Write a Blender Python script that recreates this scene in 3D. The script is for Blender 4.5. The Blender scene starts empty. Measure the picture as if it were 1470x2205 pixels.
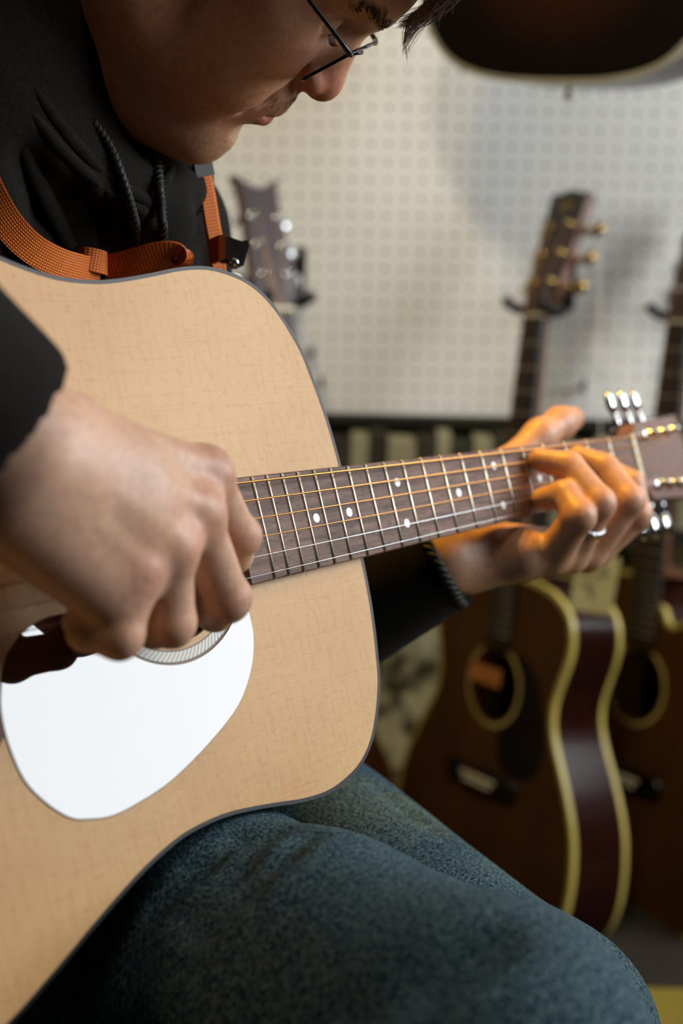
import bpy, bmesh, math, random
import numpy as np
from mathutils import Matrix, Vector
random.seed(7); rng = np.random.default_rng(7)
SC = bpy.context.scene
COL = SC.collection

# ------------------------------------------------------------------ camera
PITCH, ROLL, CAMZ, FPX = math.radians(14.0), math.radians(1.3), 1.02, 3062.5
_f = np.array([0, math.cos(PITCH), -math.sin(PITCH)])
_r0 = np.array([1.0, 0, 0]); _d0 = np.array([0, -math.sin(PITCH), -math.cos(PITCH)])
_r = math.cos(ROLL)*_r0 - math.sin(ROLL)*_d0
_d = math.sin(ROLL)*_r0 + math.cos(ROLL)*_d0
CW = np.stack([_r, _d, _f], 1)              # camera axes (right, down, forward) in the world
CP = np.array([0, 0, CAMZ])
def at(px, py, depth):                      # a point of the photograph at a real distance, in world metres
    return CP + CW @ np.array([(px-735)/FPX*depth, (py-1102.5)/FPX*depth, depth])
cam_data = bpy.data.cameras.new('camera')
cam = bpy.data.objects.new('camera', cam_data); COL.objects.link(cam)
cam.matrix_world = Matrix([[_r[i], -_d[i], -_f[i], CP[i]] for i in range(3)] + [[0, 0, 0, 1]])
cam_data.sensor_fit = 'VERTICAL'; cam_data.sensor_height = 36; cam_data.sensor_width = 24; cam_data.lens = 50
cam_data.clip_start = 0.05
cam_data.dof.use_dof = True; cam_data.dof.focus_distance = 0.79; cam_data.dof.aperture_fstop = 4.4
SC.camera = cam

# ------------------------------------------------------------------ world, light, exposure
world = bpy.data.worlds.new('world'); SC.world = world; world.use_nodes = True
world.node_tree.nodes['Background'].inputs[0].default_value = (0.75, 0.82, 0.9, 1)
world.node_tree.nodes['Background'].inputs[1].default_value = 0.6
SC.view_settings.view_transform = 'Standard'; SC.view_settings.look = 'None'
SC.view_settings.gamma = 1; SC.view_settings.use_curve_mapping = False
SC.view_settings.exposure = 0.0
def area_light(name, loc, target, sx, sy, power, color):
    l = bpy.data.lights.new(name, 'AREA'); l.shape = 'RECTANGLE'; l.size = sx; l.size_y = sy
    l.energy = power; l.color = color
    o = bpy.data.objects.new(name, l); COL.objects.link(o); o.location = loc
    o.rotation_euler = (Vector(target)-Vector(loc)).to_track_quat('-Z', 'Y').to_euler()
    return o
RX = 1.95                                    # right wall with the shop window
WIN = (0.38, 1.80, 0.93, 2.52)              # window opening: y0, y1, z0, z1
area_light('window_daylight', (RX+0.10, (WIN[0]+WIN[1])/2, (WIN[2]+WIN[3])/2), (0, (WIN[0]+WIN[1])/2, (WIN[2]+WIN[3])/2),
           WIN[1]-WIN[0], WIN[3]-WIN[2], 66, (0.93, 0.97, 1.0))

def spot(name, loc, target, power, color, size, blend=.8, rad=.12):
    l = bpy.data.lights.new(name, 'SPOT'); l.energy = power; l.color = color; l.spot_size = math.radians(size); l.spot_blend = blend; l.shadow_soft_size = rad
    o = bpy.data.objects.new(name, l); COL.objects.link(o); o.location = loc
    o.rotation_euler = (Vector(target)-Vector(loc)).to_track_quat('-Z', 'Y').to_euler(); return o
SPOTS = [((-.15, .55, 2.42), (.12, 2.12, .92), 50, (1.0, .93, .82), 62), ((-.35, 1.05, 2.42), (.12, 2.12, 1.15), 24, (1.0, .74, .22), 60), ((-.25, 1.35, 2.42), (.30, 1.02, .86), 210, (1.0, .52, .03), 27)]  # the first spot is an added fill that brightens the pegboard
area_light('ceiling_fill_light', (.25, .25, 2.54), (.25, .25, 0), .55, .55, 6, (1.0, .86, .68))  # added overhead fill for the strumming hand, out of view
for i, q in enumerate(SPOTS): spot('track_spot_light', *q)

# ------------------------------------------------------------------ helpers: materials
def lin(h):
    if isinstance(h, str):
        h = [int(h[i:i+2], 16)/255 for i in (0, 2, 4)]
    return tuple((c/12.92 if c <= .04045 else ((c+.055)/1.055)**2.4) for c in h) + (1,)
def mat(name, c1, c2=None, rough=.5, metal=0, scale=30, stretch=(1, 1, 1), bump=0, bscale=None, coat=0, ior=1.5,
        detail=4, ramp=(.35, .65), sss=0, trans=0, emit=0, spec=.5, sheen=0, coord='Object'):
    m = bpy.data.materials.new(name); m.use_nodes = True
    nt = m.node_tree; N = nt.nodes; L = nt.links
    b = N['Principled BSDF']
    tc = N.new('ShaderNodeTexCoord'); mp = N.new('ShaderNodeMapping'); mp.inputs['Scale'].default_value = stretch
    L.new(tc.outputs[coord], mp.inputs[0])
    nz = N.new('ShaderNodeTexNoise'); nz.inputs['Scale'].default_value = scale; nz.inputs['Detail'].default_value = detail
    L.new(mp.outputs[0], nz.inputs['Vector'])
    rp = N.new('ShaderNodeValToRGB')
    rp.color_ramp.elements[0].position = ramp[0]; rp.color_ramp.elements[1].position = ramp[1]
    a = lin(c1); c = lin(c2) if c2 else tuple(min(1, x*1.18) for x in a[:3])+(1,)
    rp.color_ramp.elements[0].color = a; rp.color_ramp.elements[1].color = c
    L.new(nz.outputs['Fac'], rp.inputs[0]); L.new(rp.outputs[0], b.inputs['Base Color'])
    b.inputs['Roughness'].default_value = rough; b.inputs['Metallic'].default_value = metal
    b.inputs['IOR'].default_value = ior; b.inputs['Coat Weight'].default_value = coat; b.inputs['Coat Roughness'].default_value = .06
    b.inputs['Specular IOR Level'].default_value = spec
    if sss:
        b.inputs['Subsurface Weight'].default_value = sss; b.inputs['Subsurface Radius'].default_value = (1, .35, .18)
        b.inputs['Subsurface Scale'].default_value = .004
    if trans: b.inputs['Transmission Weight'].default_value = trans
    if sheen: b.inputs['Sheen Weight'].default_value = sheen; b.inputs['Sheen Roughness'].default_value = .6
    if emit:
        L.new(rp.outputs[0], b.inputs['Emission Color']); b.inputs['Emission Strength'].default_value = emit
    if bump:
        n2 = N.new('ShaderNodeTexNoise'); n2.inputs['Scale'].default_value = bscale or scale; n2.inputs['Detail'].default_value = 5
        L.new(mp.outputs[0], n2.inputs['Vector'])
        bp = N.new('ShaderNodeBump'); bp.inputs['Strength'].default_value = bump; bp.inputs['Distance'].default_value = .002
        L.new(n2.outputs['Fac'], bp.inputs['Height']); L.new(bp.outputs[0], b.inputs['Normal'])
    return m
# ------------------------------------------------------------------ helpers: meshes and tagging
def mobj(name, verts, faces, m=None, parent=None, smooth=False, sharp=None):
    me = bpy.data.meshes.new(name); me.from_pydata([tuple(map(float, v)) for v in verts], [], [tuple(f) for f in faces])
    me.update()
    bm = bmesh.new(); bm.from_mesh(me); bmesh.ops.recalc_face_normals(bm, faces=bm.faces); bm.to_mesh(me); bm.free()
    if smooth:
        me.polygons.foreach_set('use_smooth', [True]*len(me.polygons))
        if sharp is not None:
            me.set_sharp_from_angle(angle=math.radians(sharp))
    if m: me.materials.append(m)
    o = bpy.data.objects.new(name, me); COL.objects.link(o)
    if parent is not None: o.parent = parent
    return o
def tag(o, label=None, cat=None, group=None, kind=None):
    if label: o['label'] = label
    if cat: o['category'] = cat
    if group: o['group'] = group
    if kind: o['kind'] = kind
    return o
def empty(name, M=None):
    o = bpy.data.objects.new(name, None); COL.objects.link(o); o.empty_display_size = .05
    if M is not None: o.matrix_world = M
    return o
class MB:                                    # collects simple shapes into one mesh
    def __init__(s): s.v = []; s.f = []
    def add(s, v, f):
        n = len(s.v); s.v += [tuple(map(float, p)) for p in v]; s.f += [tuple(i+n for i in q) for q in f]; return s
    def box(s, lo, hi, M=None):
        v = [(x, y, z) for x in (lo[0], hi[0]) for y in (lo[1], hi[1]) for z in (lo[2], hi[2])]
        if M is not None: v = [tuple(M @ Vector(p)) for p in v]
        return s.add(v, [(0, 1, 3, 2), (4, 6, 7, 5), (0, 4, 5, 1), (2, 3, 7, 6), (0, 2, 6, 4), (1, 5, 7, 3)])
    def tube(s, pts, rad, n=8, cap=True, flat=1.0):
        pts = [np.array(p, float) for p in pts]; k = len(pts)
        rad = [rad]*k if np.isscalar(rad) else rad
        t0 = pts[1]-pts[0]; t0 = t0/np.linalg.norm(t0)
        up = np.array([0, 0, 1.0]) if abs(t0[2]) < .9 else np.array([1.0, 0, 0])
        x = np.cross(up, t0); x /= np.linalg.norm(x)
        vs = []
        for i, p in enumerate(pts):
            t = pts[min(i+1, k-1)]-pts[max(i-1, 0)]; t = t/(np.linalg.norm(t)+1e-12)
            x = x-t*(x@t); x /= np.linalg.norm(x); y = np.cross(t, x)
            for j in range(n):
                a = 2*math.pi*j/n
                vs.append(p+rad[i]*(math.cos(a)*x+math.sin(a)*flat*y))
        fs = [(i*n+j, i*n+(j+1) % n, (i+1)*n+(j+1) % n, (i+1)*n+j) for i in range(k-1) for j in range(n)]
        if cap: fs += [tuple(range(n))[::-1], tuple((k-1)*n+j for j in range(n))]
        return s.add(vs, fs)
    def lathe(s, prof, c=(0, 0, 0), axis='z', n=24):      # prof: (r, h)
        vs = []
        for r, h in prof:
            for j in range(n):
                a = 2*math.pi*j/n; p = (r*math.cos(a), r*math.sin(a), h)
                if axis == 'y': p = (p[0], p[2], p[1])
                if axis == 'x': p = (p[2], p[0], p[1])
                vs.append((p[0]+c[0], p[1]+c[1], p[2]+c[2]))
        k = len(prof)
        fs = [(i*n+j, i*n+(j+1) % n, (i+1)*n+(j+1) % n, (i+1)*n+j) for i in range(k-1) for j in range(n)]
        fs += [tuple(range(n))[::-1], tuple((k-1)*n+j for j in range(n))]
        return s.add(vs, fs)
    def build(s, name, m=None, parent=None, smooth=False, sharp=None):
        return mobj(name, s.v, s.f, m, parent, smooth, sharp)
def catmull(pts, sub=4, closed=False):
    P = [np.array(p, float) for p in pts]; n = len(P); out = []
    rngi = range(n) if closed else range(n-1)
    for i in rngi:
        p0 = P[(i-1) % n] if closed or i > 0 else 2*P[0]-P[1]
        p1, p2 = P[i], P[(i+1) % n]
        p3 = P[(i+2) % n] if closed or i+2 < n else 2*P[-1]-P[-2]
        for j in range(sub):
            t = j/sub
            out.append(.5*((2*p1)+(-p0+p2)*t+(2*p0-5*p1+4*p2-p3)*t*t+(-p0+3*p1-3*p2+p3)*t**3))
    if not closed: out.append(P[-1])
    return out

# ------------------------------------------------------------------ room
def struct(o): return tag(o, kind='structure')
WALLY = 2.12
m_wall = mat('painted_wall', '5a5548', '6a6455', rough=.85, scale=6)
m_dark = mat('dark_wall', '2b2823', '35312a', rough=.9, scale=5)
m_floor = mat('carpet_floor', '241d13', '2e2519', rough=.95, scale=140, bump=.4, bscale=400)
m_ceil = mat('ceiling_paint', '6b675c', '757064', rough=.9, scale=4)
def slab(name, lo, hi, m): return struct(MB().box(lo, hi).build(name, m))
slab('floor', (-2.1, -2.3, -.05), (RX+.1, WALLY+.13, 0), m_floor)
slab('ceiling', (-2.1, -2.3, 2.6), (RX+.1, WALLY+.13, 2.65), m_ceil)
slab('wall_back', (-2.0, WALLY+.03, 0), (RX, WALLY+.13, 2.6), m_wall)
slab('wall_left', (-2.1, -2.2, 0), (-2.0, WALLY+.03, 2.6), m_dark)
slab('wall_front', (-2.0, -2.3, 0), (RX, -2.2, 2.6), m_dark)
wr = MB(); y0, y1, z0, z1 = WIN
wr.box((RX, -2.2, 0), (RX+.08, y0, 2.6)).box((RX, y1, 0), (RX+.08, WALLY+.03, 2.6))
wr.box((RX, y0, 0), (RX+.08, y1, z0)).box((RX, y0, z1), (RX+.08, y1, 2.6))
struct(wr.build('wall_right', m_wall))
m_frame = mat('window_frame_paint', 'd8d5cc', 'e2e0d8', rough=.5)
wf = MB(); t = .035
wf.box((RX-.02, y0-.03, z0-.03), (RX+.09, y0+t, z1+.03)).box((RX-.02, y1-t, z0-.03), (RX+.09, y1+.03, z1+.03))
wf.box((RX-.02, y0-.03, z0-.05), (RX+.09, y1+.03, z0+t)).box((RX-.02, y0-.03, z1-t), (RX+.09, y1+.03, z1+.03))
struct(wf.build('window_1', m_frame))
m_fix = mat('fill_panel_frame', 'c8c8c4', 'd4d4d0', rough=.5)
pn = MB().box((-.05, -.05, 2.55), (.55, .55, 2.6)).build('ceiling_fill_panel', m_fix)  # unseen body for the added overhead fill
tag(pn, 'unseen square ceiling panel added as fill light above the player', 'lamp')
# ------------------------------------------------------------------ guitars
def dense_profile(prof): return [tuple(p) for p in catmull([np.array(p) for p in prof], 4)]
DREAD = [(355.5, 0), (355.5, 29), (357, 52.8), (359.4, 70), (362, 83), (366.5, 101), (376, 119.5), (387, 133.5), (401, 143), (418, 148.3),
         (434.5, 150.3), (454, 149), (472, 146), (490, 143.2), (507, 141.2), (522, 140.8), (541, 142.3), (558, 146.3), (575, 152),
         (592, 159), (608, 166), (624, 173.4), (639, 180), (659, 188.3), (685, 196), (715, 200), (745, 200.5), (775, 197), (805, 187),
         (830, 170), (848, 146), (858, 115), (863, 75), (865, 35), (865.5, 0)]
CURVY = [(355.5, 0), (355.5, 25), (358, 55), (364, 85), (375, 110), (392, 130), (415, 141), (440, 143), (465, 137), (490, 127), (512, 120),
         (530, 118), (550, 121), (575, 131), (600, 146), (630, 165), (660, 181), (695, 194), (730, 199), (765, 195), (795, 184),
         (820, 167), (840, 143), (853, 110), (860, 70), (862, 35), (862.5, 0)]
CUT = [(395, 0), (395, 26), (397, 34), (404, 40), (414, 46), (418, 58), (408, 78), (398, 92), (397, 108), (404, 122), (420, 132), (440, 134),
       (465, 130), (490, 123), (512, 119), (530, 118)] + CURVY[12:]
DREADW = [(u, v*(1-.09*math.exp(-((u-528)/60)**2))) for u, v in DREAD]
def outline(treble, bass):
    a = catmull(treble, 4); b = catmull(bass, 4)
    return [(u, v) for u, v in a[1:-1]] + [(a[-1][0], 0)] + [(u, -v) for u, v in b[1:-1]][::-1] + [(b[0][0], 0)]
def offset(pts, d):
    P = np.array(pts, float); n = len(P); t = np.roll(P, -1, 0)-np.roll(P, 1, 0); t /= np.linalg.norm(t, axis=1)[:, None]+1e-9
    nrm = np.stack([t[:, 1], -t[:, 0]], 1)
    area = .5*np.sum(P[:, 0]*np.roll(P[:, 1], -1)-np.roll(P[:, 0], -1)*P[:, 1])
    if area < 0: nrm = -nrm
    return P+nrm*d
SCALE = 645.0
def fret_u(n): return SCALE*(1-2**(-n/12))
def board_w(u): return 42.9+(54-42.9)*u/(SCALE/2)
HOLE = (515.0, 0.0)
# ---- materials shared by the guitars
def wood_top(name, c1, c2, c3, rough=.38, coat=0.0, lines=.85):
    m = bpy.data.materials.new(name); m.use_nodes = True
    N = m.node_tree.nodes; L = m.node_tree.links; b = N['Principled BSDF']
    tc = N.new('ShaderNodeTexCoord')
    def noise(sc, st, det=4):
        mp = N.new('ShaderNodeMapping'); mp.inputs['Scale'].default_value = st; L.new(tc.outputs['Object'], mp.inputs[0])
        n = N.new('ShaderNodeTexNoise'); n.inputs['Scale'].default_value = sc; n.inputs['Detail'].default_value = det
        L.new(mp.outputs[0], n.inputs['Vector']); return n.outputs['Fac']
    grain = noise(60, (.25, 14, 1), 3); silk = noise(45, (9, 1.2, 1), 3); cloud = noise(6, (1, 1.6, 1), 4)
    fleck = noise(320, (.5, 1, 1), 2)
    def ramp(f, a, c, p=(.35, .65)):
        r = N.new('ShaderNodeValToRGB'); r.color_ramp.elements[0].position = p[0]; r.color_ramp.elements[1].position = p[1]
        r.color_ramp.elements[0].color = lin(a); r.color_ramp.elements[1].color = lin(c); L.new(f, r.inputs[0]); return r.outputs[0]
    base = ramp(cloud, c1, c2)
    def mul(a, f, lo, p):
        r = N.new('ShaderNodeValToRGB'); r.color_ramp.elements[0].position = p[0]; r.color_ramp.elements[1].position = p[1]
        r.color_ramp.elements[0].color = lin(lo); r.color_ramp.elements[1].color = (1, 1, 1, 1); L.new(f, r.inputs[0])
        x = N.new('ShaderNodeMix'); x.data_type = 'RGBA'; x.blend_type = 'MULTIPLY'; x.inputs[0].default_value = lines
        L.new(a, x.inputs[6]); L.new(r.outputs[0], x.inputs[7]); return x.outputs[2]
    c = mul(base, grain, c3, (.28, .48)); c = mul(c, silk, 'f8efe2', (.36, .5)); c = mul(c, fleck, 'f4e8d8', (.3, .45))
    L.new(c, b.inputs['Base Color']); b.inputs['Roughness'].default_value = rough; b.inputs['Coat Weight'].default_value = coat
    bp = N.new('ShaderNodeBump'); bp.inputs['Strength'].default_value = .06; bp.inputs['Distance'].default_value = .001
    L.new(grain, bp.inputs['Height']); L.new(bp.outputs[0], b.inputs['Normal'])
    return m
def rosewood(name):
    m = bpy.data.materials.new(name); m.use_nodes = True
    N = m.node_tree.nodes; L = m.node_tree.links; b = N['Principled BSDF']
    tc = N.new('ShaderNodeTexCoord')
    def noise(sc, st, det):
        mp = N.new('ShaderNodeMapping'); mp.inputs['Scale'].default_value = st; L.new(tc.outputs['Object'], mp.inputs[0])
        n = N.new('ShaderNodeTexNoise'); n.inputs['Scale'].default_value = sc; n.inputs['Detail'].default_value = det
        L.new(mp.outputs[0], n.inputs['Vector']); return n.outputs['Fac']
    a = noise(40, (.5, 6, 1), 5); p = noise(300, (.55, 4, 1), 2)
    r = N.new('ShaderNodeValToRGB'); e = r.color_ramp.elements
    e[0].position = .3; e[0].color = lin('4d362e'); e[1].position = .7; e[1].color = lin('8a6a5c')
    L.new(a, r.inputs[0])
    r2 = N.new('ShaderNodeValToRGB'); r2.color_ramp.elements[0].position = .3; r2.color_ramp.elements[1].position = .42
    r2.color_ramp.elements[0].color = (.12, .1, .1, 1); r2.color_ramp.elements[1].color = (1, 1, 1, 1); L.new(p, r2.inputs[0])
    x = N.new('ShaderNodeMix'); x.data_type = 'RGBA'; x.blend_type = 'MULTIPLY'; x.inputs[0].default_value = 1
    L.new(r.outputs[0], x.inputs[6]); L.new(r2.outputs[0], x.inputs[7]); L.new(x.outputs[2], b.inputs['Base Color'])
    b.inputs['Roughness'].default_value = .55; b.inputs['Specular IOR Level'].default_value = .28
    bp = N.new('ShaderNodeBump'); bp.inputs['Strength'].default_value = .25; bp.inputs['Distance'].default_value = .0005
    L.new(p, bp.inputs['Height']); L.new(bp.outputs[0], b.inputs['Normal'])
    return m
def rosette_mat():
    m = bpy.data.materials.new('rosette_herringbone'); m.use_nodes = True
    N = m.node_tree.nodes; L = m.node_tree.links; b = N['Principled BSDF']
    tc = N.new('ShaderNodeTexCoord'); sx = N.new('ShaderNodeSeparateXYZ'); L.new(tc.outputs['Object'], sx.inputs[0])
    def math_(op, a, c=None):
        q = N.new('ShaderNodeMath'); q.operation = op
        for i, v in enumerate((a, c)):
            if v is None: continue
            if isinstance(v, (int, float)): q.inputs[i].default_value = v
            else: L.new(v, q.inputs[i])
        return q.outputs[0]
    ux = math_('SUBTRACT', sx.outputs[0], HOLE[0]/1000)
    ang = math_('ARCTAN2', sx.outputs[1], ux)
    rad = math_('SQRT', math_('ADD', math_('MULTIPLY', ux, ux), math_('MULTIPLY', sx.outputs[1], sx.outputs[1])))
    k = math_('SINE', math_('ADD', math_('MULTIPLY', ang, 120), math_('MULTIPLY', rad, 1800)))
    r = N.new('ShaderNodeValToRGB'); r.color_ramp.interpolation = 'CONSTANT'
    e = r.color_ramp.elements; e[0].color = lin('827d72'); e[1].position = .42; e[1].color = lin('d6d0c0')
    L.new(math_('ADD', math_('MULTIPLY', k, .5), .5), r.inputs[0]); L.new(r.outputs[0], b.inputs['Base Color'])
    b.inputs['Roughness'].default_value = .35
    return m
MT = {}
MT['spruce'] = wood_top('spruce_top', 'c8985c', 'd2a66a', 'f8eee0', rough=.5, lines=.65)
MT['amber'] = wood_top('amber_top', '472a0b', '52320e', 'd8b48a', rough=.4, coat=.0)
MT['rose'] = rosewood('rosewood')
MT['mahog'] = mat('mahogany_gloss', '3a1c12', '4e2718', rough=.3, scale=25, stretch=(1, 8, 8), coat=.8)
MT['mahog_dark'] = mat('dark_red_mahogany', '1c0906', '2a0f0a', rough=.22, scale=25, stretch=(1, 8, 8), ior=1.25)
MT['neckwood'] = mat('neck_mahogany', '5a3520', '6d4228', rough=.45, scale=25, stretch=(1, 8, 8))
MT['blackbind'] = mat('black_binding', '080808', '0e0e0f', rough=.4, spec=.3)
MT['cream'] = mat('cream_binding', 'b9a45c', 'c4b06a', rough=.35)
MT['fret'] = mat('nickel_fret', 'c9bfa6', 'd8d0bb', rough=.28, metal=.9)
MT['pearl'] = mat('pearl_dot', 'dfe3e6', 'f4f5f5', rough=.2, scale=300)
MT['bone'] = mat('bone_nut', 'd9cfa8', 'e6dec0', rough=.4)
MT['bronze'] = mat('bronze_string', 'b97f3e', 'd9a362', rough=.3, metal=.85, scale=900, stretch=(3, .2, .2))
MT['steel'] = mat('steel_string', 'cfd0d2', 'e4e5e6', rough=.2, metal=1)
MT['chrome'] = mat('chrome_tuner', 'd5d7da', 'e6e8ea', rough=.08, metal=1)
MT['gold'] = mat('gold_tuner', 'b59a55', 'cbb06b', rough=.2, metal=1)
MT['tortoise'] = mat('tortoise_pickguard', '1c0806', '34100a', rough=.03, ior=1.85, scale=40)
MT['blackgloss'] = mat('black_plastic', '0b0a09', '141211', rough=.25)
MT['headplate'] = mat('rosewood_headplate', '5d3a33', '714a42', rough=.3, scale=60, stretch=(.6, 5, 1))
MT['inner'] = mat('soundhole_inner_wood', 'b98a52', 'c99a60', rough=.7)
MT['rosette'] = rosette_mat()
def flat_poly_with_hole(pts, w0, w1, hole, r):
    n = len(pts); c = np.array(hole); V = []; F = []
    for w in (w0, w1):
        for p in pts: V.append((p[0], p[1], w))
        for p in pts:
            d = np.array(p)-c; d = d/np.linalg.norm(d); V.append((c[0]+r*d[0], c[1]+r*d[1], w))
    for i in range(n):
        j = (i+1) % n
        F += [(i, j, n+j, n+i), (2*n+i, 3*n+i, 3*n+j, 2*n+j), (n+i, n+j, 3*n+j, 3*n+i), (i, 2*n+i, 2*n+j, j)]
    return V, F
def mm(V): return [(x/1000, y/1000, z/1000) for x, y, z in V]
def make_guitar(name, Mw, label, top='spruce', side='mahog', bind='blackbind', bind_w=1.6, treble=DREAD, bass=DREAD, board='rose',
                tuner='chrome', guard='tortoise', head='headplate', detail=True, tops=-6.5, depth=105, dots=True, back_bind=False,
                burst=None, head_pts=None, nut='bone', group=None):
    g = empty(name, Mw); tag(g, label, 'guitar', group)
    out = outline(treble, bass); n = len(out)
    def D(u): return depth-8+16*(u-355)/510
    # soundboard with its hole
    V, F = flat_poly_with_hole(out, tops, tops-3, HOLE, 50)
    sb = mobj('soundboard', mm(V), F, MT[top], g)
    # sides, back
    o1 = offset(out, .05)
    V = [(p[0], p[1], tops-.3) for p in o1]+[(p[0], p[1], tops-D(p[0])) for p in o1]
    mobj('side', mm(V), [(i, (i+1) % n, n+(i+1) % n, n+i) for i in range(n)], MT[side], g, True)
    V = [(p[0], p[1], tops-D(p[0])) for p in out]+[(p[0], p[1], tops-D(p[0])+3) for p in out]+[(560, 0, tops-D(560)-3), (560, 0, tops-D(560)+1)]
    mobj('back', mm(V), [(i, (i+1) % n, 2*n) for i in range(n)]+[(n+i, n+(i+1) % n, 2*n+1) for i in range(n)], MT[side], g, True, 40)
    def band(nm, wt, up):
        a = offset(out, .45); c = offset(out, -bind_w)
        s = 1 if up else -1; V = []
        for i in range(n): V.append((a[i][0], a[i][1], wt(a[i][0])+s*.2))
        for i in range(n): V.append((a[i][0], a[i][1], wt(a[i][0])-s*max(bind_w*1.2, 3)))
        for i in range(n): V.append((c[i][0], c[i][1], wt(a[i][0])+s*.2))
        return mobj(nm, mm(V), [(i, (i+1) % n, n+(i+1) % n, n+i) for i in range(n)]+[(i, 2*n+i, 2*n+(i+1) % n, (i+1) % n) for i in range(n)],
                    MT[bind], g, True, 50)
    band('binding', lambda u: tops, True)
    if back_bind: band('back_binding', lambda u: tops-D(u), False)
    # rosette
    def ring(nm, r0, r1, w, m, parent=g, k=96):
        V = []
        for r in (r0, r1):
            for j in range(k):
                a = 2*math.pi*j/k; V.append((HOLE[0]+r*math.cos(a), r*math.sin(a), w))
        return mobj(nm, mm(V), [(j, (j+1) % k, k+(j+1) % k, k+j) for j in range(k)], m, parent)
    ring('rosette', 54, 59.2, tops+.12, MT['rosette'] if detail else MT['cream'])
    if detail:
        ring('rosette_line', 53.4, 54, tops+.14, MT['blackbind']); ring('rosette_line', 59.2, 59.9, tops+.14, MT['blackbind'])
        V = []
        k = 64
        for j in range(k):
            a = 2*math.pi*j/k
            for w in (tops, tops-3): V.append((HOLE[0]+49.9*math.cos(a), 49.9*math.sin(a), w))
        mobj('soundhole_edge', mm(V), [(2*j, 2*((j+1) % k), 2*((j+1) % k)+1, 2*j+1) for j in range(k)], MT['inner'], g, True)
    # pickguard
    arc = [(HOLE[0]+60.3*math.cos(a), 60.3*math.sin(a)) for a in np.linspace(math.radians(23.5), math.radians(141), 30)]
    pg = [(461.5, 43), (462.3, 56.3), (469.6, 72.7), (485.5, 89.4), (511.6, 103), (541.7, 114.4), (565, 119.2), (583.4, 120.8), (597, 118.5), (607.2, 115),
          (618.1, 105.5), (627.5, 92), (631.6, 74.1), (631.5, 59.3), (628.5, 48.3), (622.9, 37.8), (618.3, 33.3), (611.6, 28.1), (604, 25), (595.3, 23.2), (586.9, 22.9), (576, 23.6)]
    pg = [tuple(p) for p in catmull(pg, 4)] + arc
    k = len(pg); w0 = tops+.1; w1 = tops+.7; inn = offset(pg, -.4)
    V = [(p[0], p[1], w0) for p in pg]+[(p[0], p[1], w1-.3) for p in pg]+[(p[0], p[1], w1) for p in inn]
    if guard:
        mobj('pickguard', mm(V), [(i, (i+1) % k, k+(i+1) % k, k+i) for i in range(k)]+[(k+i, k+(i+1) % k, 2*k+(i+1) % k, 2*k+i) for i in range(k)]
             +[tuple(2*k+i for i in range(k))], MT[guard], g, True, 30)
    # fretboard
    us = [0, 460.5]; V = []
    for u in us:
        h = board_w(u)/2
        V += [(u, -h, tops), (u, -h, -.6), (u, -h+.7, -.1), (u, -h*.4, .12), (u, h*.4, .12), (u, h-.7, -.1), (u, h, -.6), (u, h, tops)]
    F = [(i, (i+1) % 8, 8+(i+1) % 8, 8+i) for i in range(8)]+[tuple(range(8)), tuple(range(8, 16))]
    mobj('fretboard', mm(V), F, MT[board], g)
    for q in range(1, 21):
        u = fret_u(q); h = board_w(u)/2-.15; V = []
        prof = [(-1.2, 0), (-1.0, .55), (-.5, .95), (0, 1.08), (.5, .95), (1.0, .55), (1.2, 0)]
        for v, sc in ((-h, .25), (-h+.9, 1), (h-.9, 1), (h, .25)):
            V += [(u+a*(.7 if sc < 1 else 1), v, b*sc) for a, b in prof]
        F = [(i*7+j, i*7+j+1, (i+1)*7+j+1, (i+1)*7+j) for i in range(3) for j in range(6)]+[tuple(range(7)), tuple(range(21, 28))]
        mobj('fret', mm(V), F, MT['fret'], g, True, 60)
    if dots:
        for q, vs in ((5, (0,)), (7, (-13.8, 13.8)), (9, (0,)), (12, (-13, 13)), (15, (0,)), (17, (0,))):
            u = (fret_u(q)+fret_u(q-1))/2
            for v in vs:
                mobj('inlay_dot', mm([(u+2.7*math.cos(a), v+2.7*math.sin(a), .2) for a in np.linspace(0, 2*math.pi, 20, endpoint=False)]+
                                     [(u+2.7*math.cos(a), v+2.7*math.sin(a), -.3) for a in np.linspace(0, 2*math.pi, 20, endpoint=False)]),
                     [tuple(range(20))]+[(i, (i+1) % 20, 20+(i+1) % 20, 20+i) for i in range(20)], MT['pearl'], g)
    # neck and heel
    V = []; F = []; K = 13
    for u, dp in ((-14, 13), (0, 14), (20, 14.5), (120, 15.5), (240, 17), (320, 19), (338, 26), (348, 50), (352, 80), (356, 92)):
        h = board_w(max(u, 0))/2-.3
        if u > 330: h *= 1-.35*(u-330)/30
        for j in range(K):
            a = math.pi*j/(K-1); V.append((u, -h*math.cos(a), tops-dp*math.sin(a)**.8))
    r = 10
    F = [(i*K+j, i*K+j+1, (i+1)*K+j+1, (i+1)*K+j) for i in range(r-1) for j in range(K-1)]+[tuple(range(K)), tuple((r-1)*K+j for j in range(K))]
    mobj('neck', mm(V), F, MT['neckwood'], g, True, 50)
    mobj('nut', mm([(u, v, w) for u in (-5, 0) for v in (-21.4, 21.4) for w in (-6, 1.6)]), [(0, 1, 3, 2), (4, 6, 7, 5), (0, 4, 5, 1), (2, 3, 7, 6), (0, 2, 6, 4), (1, 5, 7, 3)], MT[nut], g)
    # headstock, tilted back
    A = Matrix.Rotation(math.radians(-13), 4, 'Y')
    def H(s, v, w): p = A @ Vector((-s, v, w)); return (p.x-5, p.y, p.z-2.0)
    hp = head_pts or [(0, 21.2), (8, 22), (18, 27), (27, 31.5), (36, 32.5), (60, 33), (110, 35), (160, 37.5), (172, 38), (176, 34), (174, 24), (178, 10), (179, 0)]
    left = hp; full = [(s, v) for s, v in left]+[(s, -v) for s, v in left[::-1][1:]]
    k = len(full)
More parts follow.
